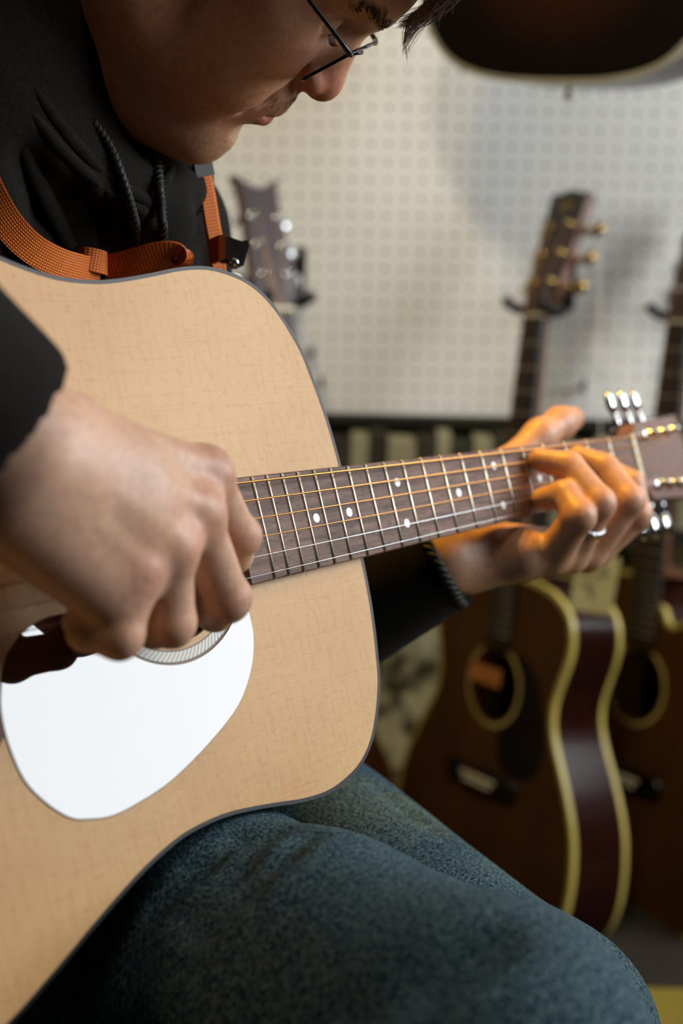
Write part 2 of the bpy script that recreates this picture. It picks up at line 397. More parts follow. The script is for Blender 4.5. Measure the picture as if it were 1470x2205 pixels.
    V = [H(s, v, 0) for s, v in full]+[H(s, v, -2) for s, v in full]+[H(s, v, -14) for s, v in full]
    hs = mobj('headstock', mm(V), [(k+i, k+(i+1) % k, 2*k+(i+1) % k, 2*k+i) for i in range(k)]+[tuple(2*k+i for i in range(k))], MT['neckwood'], g)
    mobj('headplate', mm(V[:2*k]), [tuple(range(k))]+[(i, (i+1) % k, k+(i+1) % k, k+i) for i in range(k)], MT[head], g)
    posts = []
    for sv in (-1, 1):
        for q, s in enumerate((45, 86, 127)):
            v = sv*(21+q*1.2); posts.append((s, v, sv))
            T = empty('x') if False else None
            b = MB()
            def L3(prof, c, ax, nn=14):
                m0 = MB(); m0.lathe(prof, (0, 0, 0), ax, nn)
                b.add([H(c[0]-p[0], c[1]+p[1], c[2]+p[2]) for p in m0.v], m0.f)
            L3([(5.5, 0), (5.5, .8), (4.2, 2.2), (3.1, 2.6), (3.1, 7), (2.5, 8), (3.1, 9), (3.1, 11), (2.2, 11.8)], (s, v, 0), 'z')
            tp = mobj('tuning_post', mm(b.v), b.f, MT[tuner], g, True, 40)
            b = MB()
            vo = sv*(39+q)
            L3([(3.2, 0), (3.2, sv*5), (2.4, sv*6), (2.4, sv*10)], (s, vo-sv*4, -20), 'y')
            L3([(6.5, -15), (6.5, -26), (5, -27)], (s, v+sv*5, 0), 'z')
            tm = mobj('tuning_machine', mm(b.v), b.f, MT[tuner], g, True, 45); b = MB()
            m0 = MB(); m0.lathe([(2.5, 0), (7, .8), (10, 4), (10.8, 9), (10, 15), (6.5, 19), (2, 20)], (0, 0, 0), 'y', 20)
            b.add([H(s-p[0], vo+sv*(5+p[1]), -20+p[2]*.42) for p in m0.v], m0.f)
            mobj('tuning_button', mm(b.v), b.f, MT[tuner], tm, True, 45)
    # strings
    order = {-1: [(0, 45), (1, 86), (2, 127)], 1: [(5, 45), (4, 86), (3, 127)]}
    dest = {}
    for sv, lst in order.items():
        for si, s in lst: dest[si] = H(s, sv*(21+(s-45)/41*1.2-3), 8)
    rad = [.68, .54, .42, .33, .23, .18]
    for i in range(6):
        vn = -18.8+i*7.52; vb = -28+i*11.2
        b = MB(); b.tube([dest[i], (-3.5, vn, 1.5), (0, vn, 1.6), (SCALE+2, vb, 8.0), (SCALE+9, vb, tops+9)], rad[i], 7)
        mobj('string', mm(b.v), b.f, MT['bronze'] if i < 4 else MT['steel'], g, True, 60)
    # bridge, saddle, pins
    bo = [(636, -70), (634, -40), (631, -20), (631, 20), (634, 40), (636, 70), (643, 76), (655, 76), (663, 70), (664, 40), (668, 20), (668, -20), (664, -40), (663, -70), (655, -76), (643, -76)]
    k = len(bo); ins = offset(bo, -3)
    V = [(p[0], p[1], tops) for p in bo]+[(p[0], p[1], tops+6) for p in bo]+[(p[0], p[1], tops+8.5) for p in ins]
    br = mobj('bridge', mm(V), [(i, (i+1) % k, k+(i+1) % k, k+i) for i in range(k)]+[(k+i, k+(i+1) % k, 2*k+(i+1) % k, 2*k+i) for i in range(k)]+[tuple(2*k+i for i in range(k))], MT['blackgloss'] if not detail else MT[board], g)
    V = [(u, v+(u-646)*.1, w) for u in (645, 648.5) for v in (-36, 36) for w in (tops+7, 7.6)]
    mobj('saddle', mm(V), [(0, 1, 3, 2), (4, 6, 7, 5), (0, 4, 5, 1), (2, 3, 7, 6), (0, 2, 6, 4), (1, 5, 7, 3)], MT['bone'], g)
    for i in range(6):
        b = MB(); b.lathe([(2.4, 0), (3.6, 2), (3.6, 4), (2, 5.5)], (656, -27+i*10.8, tops+8), 'z', 10)
        mobj('bridge_pin', mm(b.v), b.f, MT['bone'], g, True)
    b = MB(); b.lathe([(4, 0), (4, 3), (6.5, 10), (6.5, 13), (3, 15)], (865, 0, tops-depth*.5), 'x', 14)
    mobj('end_pin', mm(b.v), b.f, MT['bone'] if not detail else MT['blackgloss'], g, True, 40)
    return g
RG = np.array([[-0.62171244, 0.22948752, 0.7488719], [0.11011171, 0.97222702, -0.20651884], [-0.77546699, -0.04593577, -0.6297149]])
TG = np.array([0.23191042, -0.04016917, 1.12134216])
GR = CW @ RG; GT = CP + CW @ TG
MG = Matrix([[GR[i, 0], GR[i, 1], GR[i, 2], GT[i]] for i in range(3)]+[[0, 0, 0, 1]])
def gp(u, v, w): return GT + GR @ np.array([u, v, w])/1000      # a point of the played guitar in the world
guitar = make_guitar('acoustic_guitar', MG, 'natural spruce dreadnought acoustic guitar played on the lap with bare fretboard dots')
# ------------------------------------------------------------------ pegboard wall and what hangs there
m_peg = mat('pegboard_paint', 'efece4', 'f4f1ea', rough=.45, scale=8)
m_rail = mat('dark_rail', '1d1a15', '272319', rough=.5)
def px_wall(px, py, y):                       # point of the plane Y = y seen at a pixel
    a = at(px, py, 1.0)-CP; return CP+a*(y/a[1])
PB0, PB1, PZ0, PZ1, PP = -1.1, 1.92, float(px_wall(950, 893, WALLY)[2]), 1.72, .0254
nx, nz = int((PB1-PB0)/PP), int((PZ1-PZ0)/PP)
cx = PB0+PP*(np.arange(nx)+.5); cz = PZ0+PP*(np.arange(nz)+.5)
sq = np.array([(1, 0), (1, 1), (0, 1), (-1, 1), (-1, 0), (-1, -1), (0, -1), (1, -1)])*PP/2
ci = np.array([(math.cos(a), math.sin(a)) for a in np.arange(8)*math.pi/4])*.0028
V = []; F = []
for z in cz:
    for x in cx:
        n0 = len(V)
        V += [(x+a, WALLY, z+c) for a, c in sq]+[(x+a, WALLY, z+c) for a, c in ci]+[(x+a, WALLY+.006, z+c) for a, c in ci]
        for j in range(8):
            k = (j+1) % 8
            F += [(n0+j, n0+k, n0+8+k, n0+8+j), (n0+8+j, n0+8+k, n0+16+k, n0+16+j)]
pb = mobj('pegboard', V, F, m_peg)
tag(pb, 'white perforated pegboard panel covering the back wall', 'pegboard')
MB().box((PB0, WALLY+.007, PZ0), (PB0+nx*PP, WALLY+.028, PZ0+nz*PP)).build('backing', m_dark, pb)
rail = MB().box((-1.1, WALLY-.02, PZ0-.014), (1.92, WALLY+.03, PZ0)).build('wall_rail', m_rail)
tag(rail, 'dark rail along the bottom edge of the white pegboard', 'rail')
# string-set boxes in a rack under the rail
m_boxl = mat('pale_box', '97916f', 'a49d7c', rough=.6); m_boxd = mat('olive_box', '2e2a1c', '3b3626', rough=.6)
xs = [590, 640, 668, 700, 755, 795, 835, 897, 940, 972, 1020, 1062, 1105, 1150, 1190, 1235, 1290, 1330, 1380, 1430, 1470, 1510]
for i in range(len(xs)-1):
    x0 = px_wall(xs[i], 950, 2.06)[0]; x1 = px_wall(xs[i+1], 950, 2.06)[0]
    light = i % 2 == 0; top = PZ0-.031+.006*((i*7) % 3)
    light = light if xs[i] < 835 else (i % 2 == 0)
    o = MB().box((x0+.0012, 2.06, PZ0-.155), (x1-.0012, 2.115, top)).build('string_box', m_boxl if light else m_boxd)
    MB().box((x0+.004, 2.0585, PZ0-.10), (x1-.004, 2.061, PZ0-.088)).build('label_stripe', m_boxd if light else m_boxl, o)
    tag(o, 'pale upright string-set box in the rack under the pegboard' if light else 'dark olive upright string-set box in the rack under the pegboard', 'box',
        'pale string boxes' if light else 'dark string boxes')
sh = MB().box((-1.1, 2.02, PZ0-.17), (1.92, 2.12, PZ0-.155)).box((-1.1, 2.02, PZ0-.155), (1.92, 2.026, PZ0-.146)).build('rack_shelf', m_rail)
tag(sh, 'dark narrow shelf carrying a row of string-set boxes', 'shelf')
# printed sheets pinned on the lower wall
def poster_mat(name, seed):
    m = bpy.data.materials.new(name); m.use_nodes = True
    N = m.node_tree.nodes; L = m.node_tree.links; b = N['Principled BSDF']
    tc = N.new('ShaderNodeTexCoord'); mp = N.new('ShaderNodeMapping'); mp.inputs['Location'].default_value = (seed*3.1, 0, seed*1.7)
    L.new(tc.outputs['Object'], mp.inputs[0])
    n = N.new('ShaderNodeTexNoise'); n.inputs['Scale'].default_value = 17; n.inputs['Detail'].default_value = 3; L.new(mp.outputs[0], n.inputs['Vector'])
    r = N.new('ShaderNodeValToRGB'); e = r.color_ramp.elements
    e[0].position = .40; e[0].color = lin('4a4528'); e[1].position = .52; e[1].color = lin('cfc79c')
    L.new(n.outputs['Fac'], r.inputs[0]); L.new(r.outputs[0], b.inputs['Base Color']); b.inputs['Roughness'].default_value = .6
    return m
for i, (x0, x1, nm) in enumerate(((-.28, .02, 'leftmost'), (.03, .33, 'middle'), (.34, .64, 'rightmost'))):
    o = MB().box((x0, WALLY+.02, .06), (x1, WALLY+.024, PZ0-.18)).build('poster', poster_mat('printed_sheet_%d' % i, i))
    tag(o, 'pale printed sheet with dark blotches on the lower wall, %s of three' % nm, 'poster', 'printed sheets on the lower wall')
m_hook = mat('dark_peg_hook', '34301f', '403b28', rough=.4, metal=.5)
for (px, py, lb) in ((672, 765, 'small dark peg hook on the pegboard beside the guitar shoulder, upper of two'), (692, 830, 'small dark peg hook on the pegboard beside the guitar shoulder, lower of two'),
                     (1256, 838, 'small peg hook on the pegboard right of the amber guitar neck')):
    p = px_wall(px, py, WALLY-.02)
    o = MB().tube([p+[0, .03, 0], p+[0, .004, 0], p+[0, -.004, .004], p+[0, -.006, .014]], .0035, 8).build('peg_hook', m_hook, smooth=True)
    tag(o, lb, 'hook')
# ---- display guitars
def frame_from(nut_px, nut_d, br_px, n_dir, d_guess):
    p = at(*nut_px, nut_d); best = None
    for dd in np.linspace(d_guess-.35, d_guess+.35, 700):
        q = at(*br_px, dd); e = abs(np.linalg.norm(q-p)-.645)
        if best is None or e < best[0]: best = (e, q)
    u = best[1]-p; u /= np.linalg.norm(u)
    w = np.array(n_dir, float); w -= u*(u@w); w /= np.linalg.norm(w); v = np.cross(w, u)
    return Matrix([[u[i], v[i], w[i], p[i]] for i in range(3)]+[[0, 0, 0, 1]])
RB = np.array([[-.106, .530, -.841], [.991, .123, -.048], [.079, -.839, -.539]])
def frame_cam(nut_px, d, dz=0):               # same stance as the amber guitar: rotation read off the photograph
    u = RB[:, 0].copy(); u[2] += dz; u /= np.linalg.norm(u); w = RB[:, 2]-u*(u@RB[:, 2]); w /= np.linalg.norm(w)
    R3 = CW @ np.stack([u, np.cross(w, u), w], 1); q = at(*nut_px, d)
    return Matrix([[R3[i, 0], R3[i, 1], R3[i, 2], q[i]] for i in range(3)]+[[0, 0, 0, 1]])
def frame_grey():                             # mirrored stance: faces right
    u = np.array([.035, .99, .079]); u /= np.linalg.norm(u); w = np.array([.68, -.05, -.73]); w -= u*(u@w); w /= np.linalg.norm(w)
    R3 = CW @ np.stack([u, np.cross(w, u), w], 1); q = at(608, 668, 1.93)
    return Matrix([[R3[i, 0], R3[i, 1], R3[i, 2], q[i]] for i in range(3)]+[[0, 0, 0, 1]])
def burst_mat():
    m = bpy.data.materials.new('sunburst_finish'); m.use_nodes = True
    N = m.node_tree.nodes; L = m.node_tree.links; b = N['Principled BSDF']
    tc = N.new('ShaderNodeTexCoord'); mp = N.new('ShaderNodeMapping'); mp.inputs['Location'].default_value = (-.64*4.6, 0, 0); mp.inputs['Scale'].default_value = (4.6, 5.3, 0)
    L.new(tc.outputs['Object'], mp.inputs[0])
    ln = N.new('ShaderNodeVectorMath'); ln.operation = 'LENGTH'; L.new(mp.outputs[0], ln.inputs[0])
    r = N.new('ShaderNodeValToRGB'); e = r.color_ramp.elements
    e[0].position = .25; e[0].color = lin('6a3410'); e[1].position = .9; e[1].color = lin('120b07')
    k = e.new(.6); k.color = lin('34180a')
    L.new(ln.outputs['Value'], r.inputs[0]); L.new(r.outputs[0], b.inputs['Base Color']); b.inputs['Roughness'].default_value = .3
    return m
MT['burst'] = burst_mat()
MT['greyhead'] = mat('grey_headplate', '3d3436', '4b4144', rough=.35, scale=40, stretch=(.5, 4, 1))
MT['darkhead'] = mat('dark_headplate', '2b1408', '3a1c0c', rough=.35)
MT['ebony'] = mat('dark_fretboard', '17110a', '221a10', rough=.5, scale=40, stretch=(.5, 5, 1))
MT['cream_pale'] = mat('pale_binding', 'a59f88', 'b0aa94', rough=.4)
MT['cream_bright'] = mat('thick_cream_binding', 'b3a04e', 'bfac5c', rough=.35)
def ang(deg, up=0): a = math.radians(deg); return (-math.sin(a), -math.cos(a), up)
amber = make_guitar('display_guitar', frame_cam((1147, 682), 1.952),
    'amber topped display guitar with thick cream binding and paper tag, behind the fretting hand', top='amber', side='mahog_dark', bind='cream_bright', bind_w=6.5, depth=95, treble=DREADW, bass=DREADW,
    board='ebony', tuner='gold', guard='blackgloss', head='darkhead', detail=False, back_bind=True, dots=False)
cutg = make_guitar('display_guitar', frame_cam((1458, 696), 1.99),
    'cutaway amber display guitar with cream binding at the right edge of the picture', top='amber', side='mahog_dark', bind='cream_bright', bind_w=6.5, depth=95, treble=CUT, bass=CURVY,
    board='ebony', tuner='chrome', guard=None, head='darkhead', detail=False, back_bind=True, dots=False)
greyg = make_guitar('display_guitar', frame_grey(),
    'display guitar with grey-brown headstock and chrome posts behind the shoulder', top='amber', side='mahog', bind='cream', bind_w=2, treble=CURVY, bass=CURVY,
    board='ebony', tuner='chrome', guard=None, head='greyhead', detail=False, dots=False,
    head_pts=[(0, 21.2), (6, 24), (14, 36), (24, 39), (60, 37), (110, 33), (150, 32), (172, 34), (182, 40), (184, 36), (176, 24), (170, 10), (169, 0)])
tail = at(1186, 186, 1.76)
wd = np.array(ang(34)); wd[2] = -.03; ud = np.array([-.03, 0, -1.0]); ud /= np.linalg.norm(ud); wd -= ud*(ud@wd); wd /= np.linalg.norm(wd); vd = np.cross(wd, ud)
pd = tail-ud*.866+wd*.0065
hang = make_guitar('display_guitar', Matrix([[ud[i], vd[i], wd[i], pd[i]] for i in range(3)]+[[0, 0, 0, 1]]),
    'dark sunburst guitar hanging high on the wall, only its lower bout in view', top='burst', side='mahog_dark', bind='cream_pale', bind_w=6, treble=CURVY, bass=CURVY,
    board='ebony', tuner='chrome', guard=None, head='darkhead', detail=False, back_bind=False, dots=False)
# gold mark on the amber guitar's headplate, paper strip over its strings
mA = amber.matrix_world
A13 = Matrix.Rotation(math.radians(-13), 4, 'Y')
m_goldmark = mat('gold_logo', '8a6d1e', 'a58530', rough=.35, metal=.6)
def hp_(s, v, w): p = A13 @ Vector((-s, v, w)); return ((p.x-5)/1000, p.y/1000, (p.z-2)/1000)
b = MB()
for (s0, s1, v0, v1) in ((150, 163, -14, -8), (148, 165, -5, 1), (151, 162, 4, 13)):
    b.add([hp_(s, v, w) for s in (s0, s1) for v in (v0, v1) for w in (.1, .5)], [(0, 1, 3, 2), (4, 6, 7, 5), (0, 4, 5, 1), (2, 3, 7, 6), (0, 2, 6, 4), (1, 5, 7, 3)])
b.build('headstock_logo', m_goldmark, amber)
m_paper = mat('amber_paper', 'a8642a', 'b87434', rough=.7)
strip = MB().box((.487, -.034, .0105), (.512, .034, .0112)).build('string_paper', m_paper)
strip.matrix_world = mA; tag(strip, 'orange-brown paper strip laid over the strings at the amber guitar soundhole', 'paper')
# hangers (yoke, arm, plate)
# track lights on the ceiling, the first an added wall fill
m_lamp = mat('black_lamp_housing', '121212', '1c1c1c', rough=.4)
for i, q in enumerate(SPOTS):
    d = Vector(q[1])-Vector(q[0]); R4 = Matrix.Translation(Vector(q[0])) @ d.to_track_quat('-Z', 'Y').to_matrix().to_4x4()
    e = empty('track_light', R4); tag(e, 'black ceiling track lamp aimed %s' % ('at the pegboard, nearer the camera, added to brighten it', 'at the pegboard, nearer the wall', 'down at the fretting hand')[i], 'lamp', 'ceiling track lamps')
    MB().lathe([(.045, .02), (.05, .06), (.045, .14), (.02, .16)], (0, 0, 0), 'z', 20).build('housing', m_lamp, e, True, 40)
    iv = R4.inverted(); MB().tube([tuple(iv @ Vector(q[0]+np.array([0, 0, .18]) if False else (q[0][0], q[0][1], 2.598))), tuple(iv @ Vector((q[0][0], q[0][1], 2.5))), (0, 0, .15)], .008, 8).build('stem', m_lamp, e, True)
m_yoke = mat('black_rubber_yoke', '0d0c0a', '171512', rough=.45)
def hanger(g, label, w_off=-.03):
    M = g.matrix_world
    def W(u, v, w): return np.array(M @ Vector((u/1000, v/1000, w/1000)))
    e = empty('guitar_hanger', Matrix.Translation(Vector(W(-12, 0, -34)))); bpy.context.view_layer.update()
    inv = e.matrix_world.inverted()
    def loc(P): return [tuple(inv @ Vector(p)) for p in P]
    for sv in (-1, 1):
        MB().tube(loc([W(-10, sv*8, -33), W(-10, sv*24, -32), W(-10, sv*32, -24), W(-11, sv*34, 6), W(-16, sv*37, 16), W(-24, sv*40, 20)]), .0068, 10).build('prong', m_yoke, e, True)
    base = W(-10, 0, -34); wallp = np.array([base[0]+.03, WALLY-.012, base[2]+.03])
    MB().tube(loc([W(-10, -9, -33), W(-10, 9, -33)]), .008, 10).build('crossbar', m_yoke, e, True)
    MB().tube(loc([base, wallp]), .006, 10).build('arm', m_yoke, e, True)
    MB().box(*[tuple(inv @ Vector(wallp+d)) for d in (np.array([-.02, .0, -.04]), np.array([.02, .0115, .04]))]).build('wall_plate', m_yoke, e)
    tag(e, label, 'guitar hanger', 'guitar hangers on the pegboard')
bpy.context.view_layer.update()
hanger(amber, 'black hanger yoke holding the amber guitar below its headstock')
hanger(cutg, 'black hanger yoke holding the cutaway guitar at the right edge')
hanger(greyg, 'black hanger yoke holding the grey headstock guitar behind the shoulder')
hanger(hang, 'black hanger yoke above the picture holding the sunburst guitar')
# price tag
m_tag = mat('cream_card', 'b3a56c', 'bfb27a', rough=.7); m_ink = mat('pencil_ink', '3a3420', '443d28', rough=.8); m_tape = mat('white_tape', 'd5d2cc', 'e2e0da', rough=.4)
knob = amber.matrix_world @ Vector(((A13 @ Vector((-127, 52, -20))).x/1000-.005, .056, (A13 @ Vector((-127, 52, -20))).z/1000-.002))
tp = at(1280, 1257, 1.80); tp = np.array(tp)
tagroot = empty('price_tag', Matrix.Translation(Vector(tp)) @ Matrix.Rotation(math.radians(6), 4, 'Y') @ Matrix.Rotation(math.radians(-8), 4, 'Z') @ Matrix.Scale(1.11, 4))
tag(tagroot, 'cream paper price tag with pencil scribbles hanging in front of the amber guitar', 'price tag')
MB().box((-.024, -.0004, -.034), (.024, .0004, .034)).build('card', m_tag, tagroot)
MB().box((-.009, -.0012, .028), (.009, -.0002, .05)).build('tape', m_tape, tagroot)
bpy.context.view_layer.update()
kn = tagroot.matrix_world.inverted() @ knob
MB().tube([(0, 0, .045), tuple(Vector((0, 0, .045)).lerp(kn, .5)), tuple(kn)], .0005, 6).build('tie_string', m_tape, tagroot)
for pts in ([(-.012, .022), (-.016, .014), (-.010, .008), (-.006, .013), (-.009, .02)], [(.0, .018), (.008, .021), (.013, .014), (.006, .009), (-.002, .008)], [(-.014, -.001), (-.008, -.004), (-.004, -.001), (0, -.006)], [(-.004, -.008), (.001, -.013), (-.001, -.017)]):
    MB().tube([(x, -.0007, z) for x, z in pts], .0011, 6).build('scribble', m_ink, tagroot)

patch = MB().box((.30, .85, .0005), (.95, 1.60, .011)).build('patch', mat('ochre_patch', '84701f', '957f2c', rough=.95, scale=200, bump=.5))  # thin ochre slab making a yellow patch on the floor
tag(patch, 'ochre yellow patch on the floor at the lower right corner', 'patch')
# ------------------------------------------------------------------ organic modelling: signed distance fields turned into meshes
import openvdb
def cpx(px, py, d): return np.array([(px-735)/FPX*d, (py-1102.5)/FPX*d, d])*1000.0   # camera-axis millimetres
def cg(u, v, w): return (TG + RG @ np.array([u, v, w])/1000)*1000.0
def c2w(P): return CP + (np.asarray(P)/1000.0) @ CW.T
class SDF:
    def __init__(s, lo, hi, vox):
        s.lo = np.array(lo, float); s.vox = vox; s.n = np.ceil((np.array(hi)-s.lo)/vox).astype(int)+1
        s.ax = [(s.lo[i]+vox*np.arange(s.n[i])).astype(np.float32) for i in range(3)]
        s.D = np.full(s.n, 60.0, np.float32)
    def sub(s, lo, hi, pad):
        sl = []
        for i in range(3):
            a = int(max(0, math.floor((lo[i]-pad-s.lo[i])/s.vox))); b = int(min(s.n[i], math.ceil((hi[i]+pad-s.lo[i])/s.vox)+1))
            if b <= a: return None
            sl.append(slice(a, b))
        X = s.ax[0][sl[0]][:, None, None]; Y = s.ax[1][sl[1]][None, :, None]; Z = s.ax[2][sl[2]][None, None, :]
        return tuple(sl), X, Y, Z
    def put(s, fn, lo, hi, k, op='add'):
        r = s.sub(np.array(lo), np.array(hi), k+3*s.vox)
        if r is None: return
        sl, X, Y, Z = r; d = fn(X, Y, Z).astype(np.float32); a = s.D[sl]
        if op == 'add':
            h = np.maximum(k-np.abs(a-d), 0)/max(k, 1e-6); s.D[sl] = np.minimum(a, d)-h*h*k*.25
        else:
            d = -d; h = np.maximum(k-np.abs(a-d), 0)/max(k, 1e-6); s.D[sl] = np.maximum(a, d)+h*h*k*.25
    def ball(s, c, r, k=4, op='add'):
        c = np.array(c, float)
        s.put(lambda X, Y, Z: np.sqrt((X-c[0])**2+(Y-c[1])**2+(Z-c[2])**2)-r, c-r, c+r, k, op)
    def ell(s, c, r, k=4, op='add', R=None):
        c = np.array(c, float); r = np.array(r, float); R = np.eye(3) if R is None else np.array(R)   # R columns: axes
        ext = np.abs(R) @ r
        def fn(X, Y, Z):
            x, y, z = X-c[0], Y-c[1], Z-c[2]
            a = [(x*R[0, i]+y*R[1, i]+z*R[2, i])/r[i] for i in range(3)]
            k0 = np.sqrt(a[0]**2+a[1]**2+a[2]**2); k1 = np.sqrt((a[0]/r[0])**2+(a[1]/r[1])**2+(a[2]/r[2])**2)+1e-6
            return k0*(k0-1)/k1
        s.put(fn, c-ext, c+ext, k, op)
    def cap(s, a, b, ra, rb=None, k=4, op='add', flat=None):
        a = np.array(a, float); b = np.array(b, float); rb = ra if rb is None else rb; d = b-a; L2 = float(d@d)+1e-9; m = max(ra, rb)
        def fn(X, Y, Z):
            x, y, z = X-a[0], Y-a[1], Z-a[2]
            t = np.clip((x*d[0]+y*d[1]+z*d[2])/L2, 0, 1)
            ex, ey, ez = x-t*d[0], y-t*d[1], z-t*d[2]
            if flat is not None:                    # flat: (axis, factor) squeezes the section along an axis
                n, f = flat; q = ex*n[0]+ey*n[1]+ez*n[2]
                ex, ey, ez = ex+n[0]*q*(f-1), ey+n[1]*q*(f-1), ez+n[2]*q*(f-1)
            return np.sqrt(ex*ex+ey*ey+ez*ez)-(ra+t*(rb-ra))
        s.put(fn, np.minimum(a, b)-m, np.maximum(a, b)+m, k, op)
    def chain(s, pts, rad, k=3, op='add'):
        for i in range(len(pts)-1): s.cap(pts[i], pts[i+1], rad[i], rad[i+1], k, op)
    def mesh(s):
        D = np.clip(s.D, -4*s.vox, 4*s.vox)
        g = openvdb.FloatGrid(background=4*s.vox); g.copyFromArray(D.astype(np.float32))
        P, Q = g.convertToQuads(isovalue=0.0)
        return np.asarray(P, float)*s.vox+s.lo, np.asarray(Q, int)[:, ::-1]
def vnormals(P, Q):
    n = np.cross(P[Q[:, 2]]-P[Q[:, 0]], P[Q[:, 3]]-P[Q[:, 1]]); N = np.zeros_like(P)
    for j in range(4): np.add.at(N, Q[:, j], n)
    return N/(np.linalg.norm(N, axis=1)[:, None]+1e-12)
def relax(P, Q, it=1, f=.5):
    for _ in range(it):
        S = np.zeros_like(P); c = np.zeros(len(P))
        for a, b in ((0, 1), (1, 2), (2, 3), (3, 0)):
            np.add.at(S, Q[:, a], P[Q[:, b]]); np.add.at(S, Q[:, b], P[Q[:, a]]); np.add.at(c, Q[:, a], 1); np.add.at(c, Q[:, b], 1)
        P = P+(S/np.maximum(c, 1)[:, None]-P)*f
    return P
def qmesh(name, P, Q, m, parent=None, col=None):      # P in world metres
    me = bpy.data.meshes.new(name); me.vertices.add(len(P)); me.vertices.foreach_set('co', np.asarray(P, np.float32).ravel())
    me.loops.add(len(Q)*4); me.loops.foreach_set('vertex_index', np.asarray(Q, np.int32).ravel())
    me.polygons.add(len(Q)); me.polygons.foreach_set('loop_start', np.arange(0, len(Q)*4, 4, dtype=np.int32))
    me.polygons.foreach_set('loop_total', np.full(len(Q), 4, np.int32))
    me.update(calc_edges=True); me.validate()
    bm = bmesh.new(); bm.from_mesh(me); bmesh.ops.recalc_face_normals(bm, faces=bm.faces); bm.to_mesh(me); bm.free()
    me.polygons.foreach_set('use_smooth', [True]*len(me.polygons))
    if col is not None:
        a = me.color_attributes.new('tint', 'FLOAT_COLOR', 'POINT'); a.data.foreach_set('color', np.asarray(col, np.float32).ravel())
    me.materials.append(m)
    o = bpy.data.objects.new(name, me); COL.objects.link(o)
    if parent is not None: o.parent = parent
    return o
def wav(P, seed, freq, n=6):                           # smooth pseudo-random field
    r = np.random.default_rng(seed); o = 0
    for _ in range(n):
        d = r.normal(size=3); d /= np.linalg.norm(d); o = o+np.sin(P@d*freq*r.uniform(.6, 1.5)+r.uniform(0, 6.28))
    return o/n**.5

